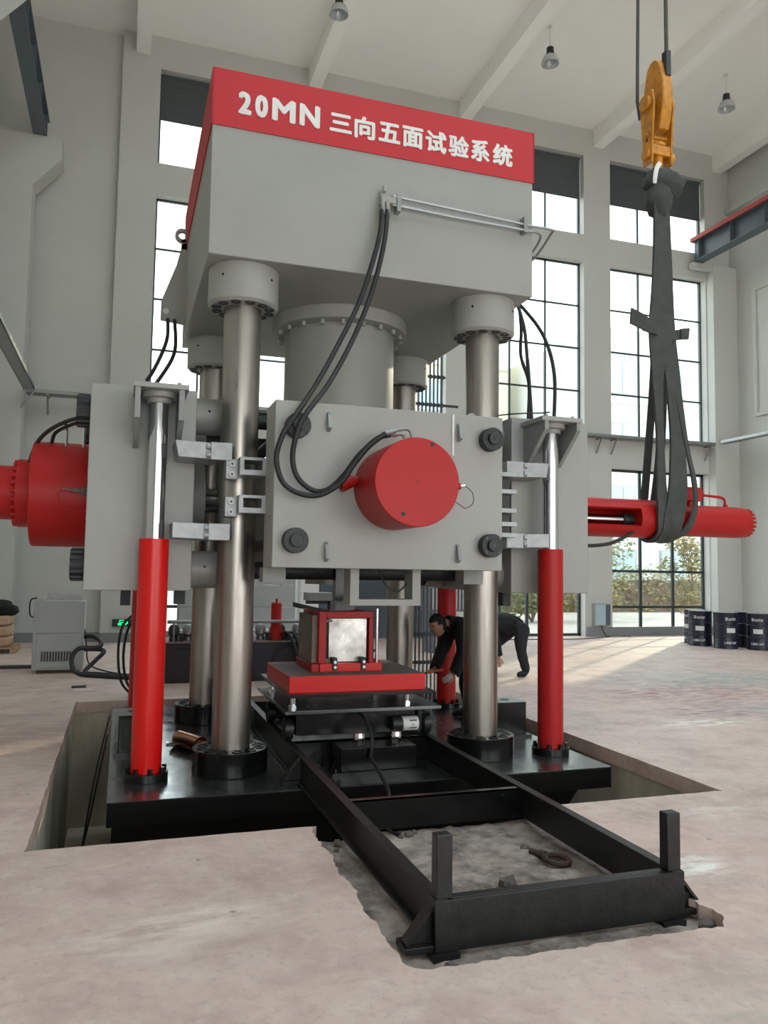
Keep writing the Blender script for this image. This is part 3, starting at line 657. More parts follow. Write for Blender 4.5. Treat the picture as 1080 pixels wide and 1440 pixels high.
# column guides with windows
for s in (1, -1):
    mx = (lambda x: x) if s == 1 else mirror
    for z0, z1 in ((2.565, 2.72), (2.235, 2.39)):
        q = B()
        for a in ((.94, 1.17, z1-.025, z1), (.94, 1.17, z0, z0+.045), (.94, .975, z0+.045, z1-.025), (1.135, 1.17, z0+.045, z1-.025)):
            x0, x1 = sorted((mx(a[0]), mx(a[1]))); q.box(x0, x1, 6.86, 7.14, a[2], a[3])
        if s == -1: continue
        q.build('guide_frame', M['clamp_grey'], fb)
        x0, x1 = sorted((mx(.835), mx(.94))); B().box(x0, x1, 6.98, 7.15, z0-.03, z1-.01).build('guide_shoe', M['clamp_grey'], fb, bev=.004)
        for zz in (z0+.01, z1-.055):
            B().cyl((mx(.885), 6.98, zz), (mx(.885), 6.955, zz), .026, n=18).build('bolt', M['galv'], fb); B().cyl((mx(.885), 6.955, zz), (mx(.885), 6.952, zz), .012, n=6).build('hex_socket', M['black'], fb)
    if s == -1:
        B().box(3.40, 3.60, 7.0, 7.15, 2.1, 2.72).build('gap_shade_plate', M['black_rough'], fb)  # shade of the open gaps between the rungs, put in as a black plate
        for z in (2.70, 2.535, 2.35, 2.22, 2.115): B().box(3.27, 3.60, 6.85, 6.999, z-.02, z+.02).build('rung', M['clamp_grey'], fb)
    x0, x1 = sorted((mx(1.17), mx(1.37))); B().box(x0, x1, 6.9, 7.1, 1.64, 1.767).build('rod_shoe', M['grey_dull'], fb)
q = B()
for a in ((1.917, 1.997, 1.50, 1.767), (2.50, 2.578, 1.50, 1.767), (1.917, 2.578, 1.445, 1.50)): q.box(a[0], a[1], 6.75, 6.96, a[2], a[3])
q.build('hanger_frame', M['grey'], lf)
bx('guide_post', M['black'], lf, 1.93, 2.12, 7.3, 7.42, 1.38, 1.9)
B().tube([(2.2, 6.85, 1.77), (2.27, 6.8, 1.62), (2.38, 6.8, 1.57), (2.48, 6.85, 1.64)], .008, 6).build('cable', M['rubber'], lf)
# front actuator
fa = B().cyl((CX, 5.9, ZC), (CX, 6.5, ZC), .36, n=72).build('front_cylinder', M['red'], lf, bev=.006)
for x, z, r in ((2.34, 2.775, .018), (2.10, 2.205, .018), (2.215, 2.47, .006)): B().cyl((x, 5.902, z), (x, 5.897, z), r, n=14).build('threaded_hole', M['rubber'], fa)
B().cyl((1.83, 6.42, 2.51), (1.72, 6.40, 2.45), .05, n=20).cyl((1.9, 6.4, 2.52), (1.82, 6.4, 2.51), .03, n=14).build('bleed_fitting', M['red'], fa); B().cyl((1.72, 6.398, 2.45), (1.712, 6.397, 2.446), .02, n=12).build('port_plug', M['black'], fa)
B().cyl((2.55, 6.4, 2.49), (2.70, 6.4, 2.495), .045, n=18).cyl((2.70, 6.4, 2.495), (2.80, 6.38, 2.505), .03, n=14).build('sensor_boss', M['red'], fa)
B().cyl((2.80, 6.38, 2.505), (2.84, 6.37, 2.51), .014, n=12).build('sensor', M['chrome'], fa)
B().tube([(2.84, 6.37, 2.51), (2.90, 6.35, 2.45), (2.90, 6.33, 2.36), (2.83, 6.34, 2.31), (2.76, 6.38, 2.36), (2.6, 6.42, 2.41)], .0035, 6).build('sensor_cable', M['rubber'], fa)
# left actuator
la = B().cyl((-.315, CY, ZC), (-.86, CY, ZC), .52, n=72).build('left_cylinder', M['red'], lf, bev=.012)
B().cyl((-.86, CY, ZC), (-.99, CY, ZC), .335, n=56).build('cylinder_neck', M['red'], la)
for k in range(24):
    a = 2*PI*k/24; y, z = CY+.305*math.cos(a), ZC+.305*math.sin(a); B().cyl((-.99, y, z), (-1.03, y, z), .024, n=6).build('bolt', M['red'], la)
B().cyl((-.95, CY, ZC), (-2.6, CY, ZC), .265, n=48).build('cylinder_barrel', M['red'], la, bev=.01)
B().cyl((-.32, 8.05, 2.46), (-.38, 8.0, 2.46), .035, n=12).build('sensor_boss', M['galv'], la)
B().cyl((-.38, 7.98, 2.46), (-.47, 7.94, 2.465), .022, n=12).cyl((-.47, 7.94, 2.465), (-.55, 7.92, 2.468), .008, n=8).build('sensor', M['chrome'], la)
B().tube([(-.55, 7.92, 2.468), (-.59, 7.9, 2.42), (-.56, 7.9, 2.33), (-.47, 7.9, 2.29), (-.36, 7.95, 2.31), (-.32, 8.0, 2.34)], .0035, 6).build('sensor_cable', M['red'], la)
for x in (-.56, -.40): B().tube([(x, 8.3, 2.92), (x, 8.28, 3.1), (x-.02, 8.27, 3.14), (x-.08, 8.26, 3.13)], .014, 8).build('elbow_fitting', M['chrome'], la)
B().tube([(-.9, 8.4, 2.72), (-.815, 8.35, 2.97), (-.62, 8.2, 3.12), (-.33, 8.1, 3.22)], .02, 10).build('hydraulic_hose', M['rubber'], la)
B().tube([(-.70, 8.4, 2.96), (-.66, 8.3, 3.05), (-.52, 8.2, 3.12), (-.33, 8.1, 3.18)], .018, 10).build('hydraulic_hose', M['rubber'], la)
# right actuator: slotted yoke then long barrel
def arc(q, x0, x1, ro, ri, a0, a1, n=40):
    vs = []
    for x in (x0, x1):
        for r in (ro, ri):
            for k in range(n+1):
                a = a0+(a1-a0)*k/n; vs.append((x, CY-r*math.cos(a), ZC+r*math.sin(a)))
    N_ = n+1; fs = []
    for k in range(n):
        fs += [(k, k+1, 2*N_+k+1, 2*N_+k), (N_+k, N_+k+1, 3*N_+k+1, 3*N_+k), (k, k+1, N_+k+1, N_+k), (2*N_+k, 2*N_+k+1, 3*N_+k+1, 3*N_+k)]
    fs += [(0, N_, 3*N_, 2*N_), (n, N_+n, 3*N_+n, 2*N_+n)]
    return q.add(vs, fs)
rx = mirror(-.315)
q = B(); arc(q, rx+.03, 6.1, .245, .2, math.radians(28), math.radians(332))
q.cyl((6.1, CY, ZC), (6.62, CY, ZC), .245, n=48)
ra = q.build('yoke', M['red'], lf)
B().cyl((rx, CY, ZC), (rx+.035, CY, ZC), .36, n=48).build('yoke_flange', M['red'], ra)
B().cyl((rx, CY-.02, ZC-.02), (5.98, CY-.02, ZC-.02), .06, n=28).build('piston_rod', M['chrome'], ra)
B().cyl((5.95, CY-.02, ZC-.02), (6.12, CY-.02, ZC-.02), .075, n=20).build('coupling', M['dark_metal'], ra)
rb = B().cyl((6.6, CY, ZC), (7.74, CY, ZC), .205, n=48).lathe([(.205, 7.74), (.2, 7.82), (.17, 7.88), (.08, 7.9)], (0, CY, ZC), (1, 0, 0), 48).build('right_barrel', M['red'], lf)
for k in range(20):
    a = 2*PI*k/20; y, z = CY+.175*math.cos(a), ZC+.175*math.sin(a); B().cyl((7.85, y, z), (7.91, y, z), .018, n=6).build('bolt', M['red'], rb)
B().cyl((7.0, CY, 2.64), (7.0, CY, 2.72), .05, n=16).box(6.9, 7.14, CY-.08, CY+.08, 2.72, 2.90).cyl((7.14, CY, 2.81), (7.2, CY, 2.81), .05, n=16).cyl((6.84, CY, 2.83), (6.9, CY, 2.83), .03, n=12).build('valve_block', M['red'], lf, bev=.008)
B().tube([(7.18, CY, 2.81), (7.4, CY, 2.80), (7.5, CY, 2.79), (7.56, CY, 2.76), (7.575, CY, 2.66)], .018, 10).cyl((7.575, CY, 2.64), (7.575, CY, 2.7), .03, n=10).build('hydraulic_tube', M['red'], lf)
B().tube([(6.86, CY, 2.83), (6.6, CY-.02, 2.80), (6.45, CY, 2.70)], .018, 10).tube([(6.9, CY, 2.76), (6.7, CY-.05, 2.74), (6.6, CY-.1, 2.66)], .016, 10).build('hydraulic_tube', M['dark_metal'], lf)
B().tube([(rx+.02, 8.3, 2.2), (rx+.4, 8.3, 2.1), (rx+.9, 8.35, 2.13), (rx+1.3, 8.4, 2.3)], .022, 10).build('hydraulic_hose', M['rubber'], lf)
# hoses hanging in front
H1 = [(2.195, 6.86, 5.146), (2.159, 6.82, 4.864), (2.075, 6.8, 4.54), (1.96, 6.78, 4.185), (1.766, 6.7, 3.78), (1.526, 6.55, 3.34), (1.313, 6.38, 3.016), (1.206, 6.34, 2.845), (1.162, 6.36, 2.652), (1.22, 6.36, 2.462), (1.353, 6.34, 2.373), (1.518, 6.3, 2.364), (1.683, 6.25, 2.472), (1.768, 6.22, 2.608), (1.894, 6.2, 2.772), (2.04, 6.2, 2.89)]
H2 = [(2.244, 6.86, 5.154), (2.214, 6.82, 4.872), (2.15, 6.8, 4.55), (2.047, 6.78, 4.196), (1.877, 6.7, 3.792), (1.633, 6.55, 3.35), (1.402, 6.36, 3.04), (1.321, 6.34, 2.859), (1.3, 6.38, 2.665), (1.351, 6.40, 2.508), (1.481, 6.38, 2.406), (1.599, 6.34, 2.418), (1.719, 6.3, 2.538), (1.836, 6.27, 2.707), (1.989, 6.27, 2.854), (2.1, 6.27, 2.895)]
for H, e, lb in ((H1, [(2.04, 6.2, 2.89), (2.18, 6.2, 2.935), (2.26, 6.2, 2.925), (2.285, 6.2, 2.80)], 'left-hand black hose hanging from the box above to the red front cylinder'), (H2, [(2.1, 6.27, 2.895), (2.2, 6.27, 2.905), (2.235, 6.27, 2.88), (2.245, 6.27, 2.80)], 'right-hand black hose hanging from the box above to the red front cylinder')):
    h = thing('hydraulic_hose', lb, 'hose', H[-1], 'hoses in front of the press')
    B().tube(H, .0225, 12).build('hose', M['rubber'], h); B().tube(e, .014, 10).cyl(e[0], Vector(e[0])+(Vector(e[1])-Vector(e[0]))*.6, .021, n=10).build('elbow_fitting', M['galv'], h)
    B().cyl(H[0], Vector(H[0])+Vector((0, 0, -.08)), .027, n=12).build('ferrule', M['galv'], h)
for k, (H, lb) in enumerate((([(3.82, 8.4, 5.0), (4.15, 8.1, 4.95), (4.22, 7.9, 4.6), (4.2, 7.75, 4.1), (4.2, 7.65, 3.385)], 'left'), ([(3.82, 8.5, 4.95), (4.2, 8.2, 4.95), (4.33, 7.95, 4.7), (4.46, 7.8, 4.37), (4.54, 7.75, 3.958), (4.5, 7.7, 3.385)], 'rightmost'), ([(3.82, 8.3, 4.95), (4.18, 8.05, 4.9), (4.25, 8.0, 4.6), (4.25, 8.0, 4.235), (4.3, 7.9, 3.888), (4.26, 7.85, 3.385)], 'middle'))):
    tag(B().tube(H, .02, 10).build('hydraulic_hose', M['rubber']), '%s of the three black hoses dropping onto the right grey block' % lb, 'hose', 'hoses above the right block')
tag(B().tube([(4.1, 7.1, 3.4), (3.95, 7.0, 3.36), (3.75, 7.05, 3.35), (3.6, 7.3, 3.36), (3.5, 7.6, 3.35)], .007, 6).build('cable', M['rubber']), 'thin black cable looping beside the right lift bracket', 'cable')
for k, (H, lb) in enumerate((([(.42, 9.8, 4.76), (.40, 9.5, 4.4), (.24, 9.4, 3.97), (.05, 9.35, 3.7), (-.1, 9.3, 3.385)], 'left'), ([(.5, 9.8, 4.76), (.5, 9.5, 4.3), (.36, 9.4, 3.97), (.15, 9.35, 3.65), (.0, 9.3, 3.385)], 'right'))):
    tag(B().tube(H, .022, 10).build('hydraulic_hose', M['rubber']), '%s-hand hose of the pair in front of the far left window, above the left block' % lb, 'hose', 'hoses above the left block')

# ---------------- lift cylinders ----------------
lc0 = None
for (x, y, m, lb) in ((.262, 7.2, 'red_bright', 'bright red vertical lift cylinder at the front left, chrome rod raised to the left block'), (4.168, 7.2, 'red', 'red vertical lift cylinder at the front right, chrome rod raised to the right block'),
                      (.262, 9.95, 'red', 'red vertical lift cylinder mostly hidden behind the front left one'), (4.19, 9.97, 'red', 'red vertical lift cylinder behind the bending man, at the back right')):
    t = thing('lift_cylinder', lb, 'hydraulic cylinder', (x, y, ZP), None)
    rr_ = .128
    B().cyl((x, y, 0), (x, y, 2.0), rr_, n=48).build('barrel', M[m], t, bev=.006)
    B().cyl((x, y, 2.0), (x, y, 3.24), .082, n=36).build('piston_rod', M['chrome'], t)
    B().cyl((x, y, 3.235), (x, y, 3.285), .15 if y < 9 else .14, n=36).cyl((x, y, 3.19), (x, y, 3.235), .105, n=32).build('rod_flange', M['grey'], t, bev=.004)
    ff = B().cyl((x, y, ZP), (x, y, .02), .185, n=40).build('base_flange', M['black'], t, bev=.004)
    for k in range(8):
        a = 2*PI*k/8+.2; B().cyl((x+.155*math.cos(a), y+.155*math.sin(a), .02), (x+.155*math.cos(a), y+.155*math.sin(a), .065), .02, n=8).build('bolt', M['black'], ff)
    if y > 9: B().box(min(x, 0 if x < 1 else 4.4), max(x, 0 if x < 1 else 4.4), y-.05, y+.05, 3.2852, 3.33).build('link_plate', M['grey'], t)
for (x0, x1, y0, y1, lb) in ((.03, .30, 8.15, 8.55, 'black steel box with an open pocket on the left edge of the base plate'), (3.97, 4.33, 8.0, 8.35, 'black steel box with a round hole on top, right of the front right column')):
    t = thing('stop_block', lb, 'block', ((x0+x1)/2, y0, ZP))
    B().box(x0, x1, y0, y1, ZP, .325).build('block', M['black'], t, bev=.01); bx('top', M['galv'], t, x0, x1, y0, y1, .325, .331)
    xc = (x0+x1)/2; B().cyl((xc, (y0+y1)/2, .331), (xc, (y0+y1)/2, .334), .05, n=24).build('top_hole', M['rubber'], t)
    if x0 < 1: B().box(x0+.03, x1-.03, y0-.006, y0, 0, .29).build('pocket', M['rubber'], t)
    B().box(x0-.04, x1+.04, y0-.05, y1+.05, ZP, -.02).build('foot', M['black'], t)
t = tag(B().ring((.62, 8.42, .03), (.80, 8.05, .03), .079, .06, 32).build('sleeve', M['copper']), 'shiny copper sleeve lying on the base plate behind the front left column foot', 'sleeve')
t = tag(B().tube([(.52, 8.12, -.035), (.62, 8.5, -.035), (.50, 8.53, -.035)], .014, 6, False).build('hex_key', M['chrome']), 'bent steel hex key lying on the base plate beside the copper sleeve', 'tool')
# ---------------- rail frame in the trench ----------------
rf = thing('rail_frame', 'long black steel rail frame with two upright stops, leading out of the press', 'rail frame', (CX, 5.2, -.07))
def rail(x, s):
    q = B().box(x-.012, x+.012, 3.7, 9.9, -.045, .163).box(x-.034, x+.034, 3.66, 9.9, .158, .175)
    q.box(min(x, x+s*.05), max(x, x+s*.05), 3.7, 9.9, -.046, -.03)
    return q.build('rail', M['black_rough'], rf, bev=.003)
rail(1.525, -1); rail(2.89, 1)
B().box(1.49, 2.925, 3.65, 3.675, -.068, .172).box(1.49, 2.925, 3.675, 3.73, .155, .172).build('end_beam', M['black_rough'], rf, bev=.003)
for y in (5.37, 7.3, 9.6): B().box(1.53, 2.89, y, y+.012, -.04, .168).box(1.53, 2.89, y, y+.06, .158, .168).build('cross_beam', M['black'], rf)
B().box(2.70, 2.73, 5.36, 5.37, .1, .13).box(2.70, 2.73, 5.36, 5.37, .03, .06).build('bolt', M['black'], rf)
for x0, x1 in ((1.50, 1.585), (2.83, 2.915)): bx('stop_post', M['black_rough'], rf, x0, x1, 3.665, 3.735, .172, .475, bev=.006)
for s, xr in ((-1, 1.513), (1, 2.902)):
    for y in (3.68, 6.72, 9.2):
        z = -.065 if y < 5 else ZP
        x0, x1 = sorted((xr, xr+s*.17))
        f = B().box(x0, x1, y-.02, y+.12, z, z+.03).build('bracket_foot', M['black_rough'], rf, bev=.003)
        B().prism([(xr, z+.03), (xr+s*.15, z+.03), (xr+s*.13, z+.05), (xr+s*.01, .15), (xr, .15)], 'xz', y+.03, y+.045).prism([(xr, .15), (xr+s*.012, .155), (xr+s*.16, z+.04), (xr+s*.15, z+.03)], 'xz', y, y+.075).build('gusset', M['black_rough'], f)
        B().cyl((xr+s*.12, y+.0, z+.03), (xr+s*.12, y+.0, z+.031), .011, n=12).build('bolt_hole', M['rubber'], f)
for x in (1.56, 2.86):
    B().box(x-.09, x+.05, 3.62, 3.80, -.13, -.0685).build('packing_block', M['black_rough'], rf)

# ---------------- alignment block with two pins ----------------
t = thing('locating_block', 'black steel block with two chrome pins standing between the rails', 'block', (2.26, 7.05, ZP))
bx('base', M['black'], t, 1.82, 2.70, 6.86, 7.3, ZP, -.025); bx('block', M['black'], t, 1.905, 2.615, 6.9, 7.22, -.025, .175, bev=.004)
for x in (2.09, 2.44): B().lathe([(.052, .175), (.055, .185), (.055, .265), (.048, .295), (.035, .303)], (x, 6.975, 0), n=28).build('locating_pin', M['chrome'], t)
for x in (1.86, 2.66):
    for y in (6.92, 7.2): B().cyl((x, y, -.025), (x, y, .0), .018, n=6).build('bolt', M['black'], t)

# ---------------- trolley ----------------
t = thing('specimen_trolley', 'flat black steel trolley on rollers carrying the red slab along the rails', 'trolley', (CX, 8.0, .175))
bx('deck', M['black_top'], t, 1.45, 2.96, 7.15, 8.72, .445, .478, bev=.004)
bx('front_beam', M['black'], t, 1.62, 2.80, 7.35, 7.42, .215, .445); bx('rear_beam', M['black'], t, 1.62, 2.80, 8.4, 8.47, .215, .445)
for x in (1.60, 2.80): bx('side_frame', M['black'], t, x-.02, x+.02, 7.3, 8.6, .23, .445)
for y in (7.42, 8.3):
    for x in (1.49, 2.86):
        wv = B().cyl((x, y, .275), (x+.075, y, .275), .10, n=32).cyl((x-.015, y, .275), (x+.09, y, .275), .03, n=16).build('roller', M['black_rough'], t)
        B().ring((x-.004, y, .275), (x, y, .275), .085, .05, 24).build('roller_cap', M['dark_metal'], wv)
mo = B().cyl((2.50, 7.28, .30), (2.60, 7.28, .30), .065, n=24).build('motor', M['dark_metal'], t)
B().cyl((2.60, 7.28, .30), (2.76, 7.28, .30), .068, n=28).build('motor_cover', M['white'], mo, bev=.006)
for k, (a, c) in enumerate(((.335, 'red'), (.300, 'red'), (.268, 'red'))):
    for i in range(6 if k != 1 else 2): bx('label_print', M['red'] if k == 1 else M['dark_metal'], mo, 2.665+i*.012+(.02 if k == 1 else 0), 2.673+i*.012+(.02 if k == 1 else 0), 7.213-.002+(0 if k == 1 else .006), 7.2155+(0 if k == 1 else .01), a-.006, a+.006)
bx('slide_plate', M['black'], t, 1.50, 2.95, 7.32, 8.85, .565, .598, bev=.003)
for x in (1.56, 2.68):
    for y in (7.36, 8.4): B().cyl((x, y, .478), (x, y, .565), .028, n=20).cyl((x, y, .478), (x, y, .50), .042, n=6).build('spacer', M['chrome'], t)
B().tube([(2.15, 7.34, .42), (2.18, 7.1, .40), (2.18, 6.88, .27), (2.165, 6.86, .10)], .016, 8).tube([(2.165, 6.86, .10), (2.13, 6.5, .06), (2.08, 6.1, .0), (1.93, 5.7, -.05), (1.87, 5.46, -.085), (1.9, 5.3, -.065)], .016, 8).build('hose', M['rubber'], t)
# specimen slab and box
s_ = thing('pressure_slab', 'thick red steel slab with a worn brown top on the trolley', 'slab', (CX, 8, .598))
bx('slab', M['red_bright'], s_, 1.53, 2.89, 7.4, 8.6, .598, .752, bev=.004); bx('worn_top', M['steel_plate'], s_, 1.536, 2.884, 7.406, 8.594, .752, .7545)
bxx = thing('specimen_box', 'red steel specimen box with a brushed metal face plate, standing on the red slab', 'test box', (2.2, 8.0, .7545))
bx('body', M['black_rough'], bxx, 1.90, 2.48, 7.86, 8.42, .7545, 1.29)
q = B().box(1.88, 1.955, 7.72, 7.86, .82, 1.34).box(1.955, 2.44, 7.72, 7.86, 1.275, 1.34).box(2.40, 2.44, 7.72, 7.86, .82, 1.275).box(1.88, 1.93, 7.86, 8.44, 1.29, 1.34).box(2.40, 2.44, 7.86, 8.44, 1.29, 1.34)
q.build('frame', M['red'], bxx, bev=.004)
bx('base_rail', M['red_bright'], bxx, 1.88, 2.52, 7.66, 7.80, .7545, .835, bev=.004)
bx('side_rail', M['red'], bxx, 1.80, 1.88, 7.68, 8.4, .7545, .83, bev=.004)
bx('side_plate', M['steel_plate'], bxx, 1.83, 1.88, 7.80, 8.42, .83, 1.30)
bx('back_plate', M['dark_metal'], bxx, 1.955, 2.40, 7.80, 7.86, .835, 1.275)
bx('face_plate', M['brushed'], bxx, 1.99, 2.385, 7.76, 7.80, .84, 1.27, bev=.003)
B().box(1.955, 2.06, 7.74, 7.78, .83, .875).box(1.955, 2.02, 7.74, 7.78, 1.235, 1.262).build('corner_clip', M['steel_plate'], bxx)
for x in (2.005, 2.30):
    c = bx('clamp', M['dark_metal'], bxx, x, x+.05, 7.645, 7.78, .765, .89, bev=.003)
    for z in (.80, .85): B().cyl((x+.025, 7.645, z), (x+.025, 7.63, z), .015, n=12).build('bolt', M['chrome'], c)
B().cyl((2.485, 7.73, .835), (2.485, 7.73, 1.37), .016, n=16).build('guide_rod', M['chrome'], bxx)
for x, y in ((1.86, 8.0), (2.54, 8.05), (2.54, 8.3)): B().cyl((x, y, .76), (x, y, 1.33), .014, n=10).cyl((x, y, .90), (x, y, .93), .03, n=6).build('threaded_rod', M['dark_metal'], bxx)
B().box(2.50, 2.58, 7.9, 8.4, .7545, .83).build('side_rail', M['red'], bxx)

# ---------------- hook block, ropes, sling ----------------
hk = thing('crane_hook_block', 'yellow crane hook block hanging on two wire ropes in front of the right windows', 'crane hook', (6.58, CY, 7.1))
prof = [(.12, 7.62), (.17, 7.75), (.21, 8.0), (.2, 8.3), (.13, 8.55), (.05, 8.62), (-.05, 8.62), (-.13, 8.55), (-.2, 8.3), (-.21, 8.0), (-.17, 7.75), (-.12, 7.62)]
def dome(f, x0, x1, m, nm):
    B().prism([(CY+u, z) for u, z in f], 'yz', x0, x1).build(nm, m, hk, bev=.02)
dome(prof, 6.50, 6.66, M['yellow'], 'sheave_guard')
B().box(6.555, 6.625, CY-.215, CY-.12, 8.32, 8.66).build('rope_slot', M['black_rough'], hk)
for x in (6.40, 6.70):
    dome([(.10, 7.16), (.11, 7.5), (.15, 7.95), (.12, 8.15), (-.12, 8.15), (-.15, 7.95), (-.11, 7.5), (-.10, 7.16)], x, x+.03, M['yellow'], 'cheek_plate')
for x0, x1, z, r in ((6.35, 6.40, 8.0, .10), (6.73, 6.78, 8.0, .09), (6.36, 6.80, 7.56, .03), (6.36, 6.40, 7.3, .07), (6.73, 6.79, 7.3, .07), (6.40, 6.73, 7.5, .022)): B().cyl((x0, CY, z), (x1, CY, z), r, n=24).build('pin', M['yellow'], hk)
B().cyl((6.76, CY, 8.0), (6.81, CY, 8.0), .04, n=16).build('grease_cap', M['dark_metal'], hk)
B().box(6.43, 6.70, CY-.09, CY+.09, 7.28, 7.42).cyl((6.565, CY, 7.42), (6.565, CY, 7.47), .10, n=24).build('crosshead', M['yellow'], hk, bev=.01)
B().cyl((6.565, CY, 7.05), (6.565, CY, 7.28), .065, n=24).build('hook_shank', M['yellow'], hk)
B().tube([(6.565, CY, 7.08), (6.62, CY, 6.98), (6.70, CY, 6.86), (6.67, CY, 6.74), (6.58, CY, 6.70), (6.50, CY, 6.76), (6.48, CY, 6.84)], .05, 12).build('hook', M['yellow'], hk)
B().ribbon([(6.50, CY-.14, 7.14, .05, 1, 0), (6.43, CY-.16, 7.05, .06, 1, 0), (6.40, CY-.16, 6.92, .06, 1, 0), (6.40, CY-.15, 6.84, .05, 1, 0)], .012).build('safety_latch', M['white'], hk)
B().cyl((6.40, CY+.2, 8.15), (6.40, CY+.1, 12.3), .022, n=10).cyl((6.59, CY-.17, 8.4), (6.64, CY-.1, 12.3), .026, n=10).cyl((6.40, CY+.1, 12.3), (6.40, CY+.1, 13.25), .022, n=10).cyl((6.64, CY-.1, 12.3), (6.64, CY-.1, 13.25), .026, n=10).cyl((6.44, CY+.2, 7.9), (6.40, CY+.2, 8.15), .022, n=10).build('wire_rope', M['rope'], hk)
sl = thing('lifting_sling', 'dark webbing sling hanging from the crane hook and looped around the right red cylinder', 'sling', (6.55, CY, 2.2))
def kn(e, q):
    k = 1+.18*noise.noise(e*2.3+Vector((3, 1, 2)))+.07*noise.noise(e*7); return q*k
B().ell((6.64, CY-.02, 6.93), (.30, .2, .2), 26, 18, fn=kn).ell((6.55, CY-.03, 6.72), (.19, .16, .3), 20, 14, fn=kn).build('gathered_loop', M['sling'], sl, smooth=80)
B().ribbon([(6.53, CY-.10, 6.85, .24, 1, 0), (6.53, CY-.10, 6.2, .24, 1, .1), (6.52, CY-.11, 5.5, .29, 1, 0), (6.50, CY-.11, 4.9, .33, 1, -.1), (6.42, CY-.14, 4.3, .17, 1, 0), (6.40, CY-.2, 3.5, .11, 1, .1), (6.36, CY-.275, 2.75, .17, 1, .2), (6.38, CY-.29, 2.5, .19, 1, 0), (6.42, CY-.22, 2.27, .2, 1, 0), (6.42, CY, 2.185, .2, 1, 0), (6.46, CY+.24, 2.3, .12, 1, 0), (6.50, CY+.28, 2.6, .10, 1, 0), (6.56, CY+.1, 4.6, .10, 1, 0), (6.55, CY, 6.7, .10, 1, 0)], .035).build('sling_strand', M['sling'], sl, smooth=60)
B().ribbon([(6.60, CY-.06, 6.8, .16, 1, 0), (6.60, CY-.08, 5.8, .2, 1, 0), (6.62, CY-.09, 4.9, .22, 1, 0), (6.66, CY-.14, 4.2, .22, 1, 0), (6.66, CY-.2, 3.5, .22, 1, .1), (6.60, CY-.28, 2.85, .27, 1, 0), (6.53, CY-.29, 2.5, .29, 1, 0), (6.50, CY-.23, 2.27, .26, 1, 0), (6.50, CY, 2.18, .24, 1, 0), (6.60, CY+.26, 2.35, .12, 1, 0), (6.72, CY+.2, 3.5, .12, 1, 0), (6.66, CY, 5.5, .12, 1, 0)], .035).build('sling_strand', M['sling'], sl, smooth=60)
B().ribbon([(6.64, CY-.05, 5.6, .10, 1, 0), (6.70, CY-.10, 4.5, .12, 1, 0), (6.80, CY-.18, 3.5, .13, .8, .5), (6.88, CY-.24, 2.95, .13, .8, .5), (6.87, CY-.26, 2.6, .13, .8, .5), (6.77, CY-.23, 2.34, .13, .9, .3), (6.62, CY-.12, 2.225, .12, 1, 0)], .03).build('sling_strand', M['sling'], sl, smooth=60)
for pts in ([(6.42, CY-.14, 4.9, .15, 0, 0.01), (6.2, CY-.16, 4.97, .2, 0, .01), (6.0, CY-.16, 5.03, .2, 0, .01)], [(6.62, CY-.12, 4.85, .12, 0, .01), (6.78, CY-.14, 4.88, .14, 0, .01), (6.9, CY-.15, 4.90, .15, 0, .01)]):
    q = B(); vs = []
    for x, y, z, wd, _, _ in pts: vs.append((x, y, z, wd))
    for (a, b_) in zip(vs, vs[1:]): q.prism([(a[0], a[2]-a[3]/2), (b_[0], b_[2]-b_[3]/2), (b_[0]+.02, b_[2]+b_[3]/2), (a[0], a[2]+a[3]/2)], 'xz', a[1]-.015, a[1]+.015)
    q.build('strap_end', M['sling'], sl)

# ---------------- drums ----------------
def drum(x, y, lb, face, h=.9, r=.285):
    t = thing('oil_drum', lb, 'drum', (x, y, 0), 'navy oil drums by the right wall')
    B().lathe([(r-.01, .0), (r, .01), (r, .05), (r-.006, .06), (r-.006, .28), (r+.006, .295), (r-.006, .31), (r-.006, .57), (r+.006, .585), (r-.006, .60), (r-.006, h-.05), (r, h-.035), (r, h)], (x, y, 0), n=48).build('shell', M['navy'], t)
    B().cyl((x, y, h), (x, y, h+.004), r-.01, n=48).cyl((x+.15, y, h), (x+.15, y, h+.02), .03, n=14).build('lid', M['cabinet'], t)
    def wrap(a0):
        def f(X, Z, d):
            a = a0+X/r; q = r-.002+d+.003; return Vector((x+q*math.sin(a), y-q*math.cos(a), Z))
        return f
    for s, X0_, z, hh in (('Bluestar', -.13, .685, .075), ('LUBRICANT', -.16, .12, .055)):
        wd = .27 if s[0] == 'B' else .3
        n_ = len(s)
        for k, ch_ in enumerate(s):
            hz = hh if (ch_.isupper() or ch_ in 'blt') else hh*.72
            glyph(ch_, X0_+wd*k/n_, X0_+wd*(k+.82)/n_ if ch_ not in 'lI' else X0_+wd*(k+.45)/n_, z, z+hz, t, .008, name='letter', rot=wrap(face))
    q = B(); a0 = face
    for k in range(8):
        A0 = a0-.35+.75*k/8; A1 = a0-.35+.75*(k+1)/8; vs = []
        for A in (A0, A1):
            for z in (.39, .50): vs.append((x+(r)*math.sin(A), y-(r)*math.cos(A), z))
        q.add(vs, [(0, 2, 3, 1)])
    q.build('paper_label', M['white'], t)
    return t
view = lambda x, y: math.atan2(-x, y)
dd = ((14.02, 16.78, -.06, 'leftmost full-facing navy oil drum, in front of the low window'), (14.14, 16.02, .45, 'navy oil drum second from the left, lettering turned to the right'), (14.72, 15.55, -.12, 'rightmost navy oil drum, cut by the picture edge, lettering facing us'),
      (14.95, 16.2, .9, 'navy oil drum hidden between the second drum and the rightmost one'), (14.35, 17.35, -.9, 'navy oil drum showing only a sliver behind the leftmost drum'))
for x, y, fa_, lb in dd: drum(x, y, lb, fa_+view(x, y), h=.87)

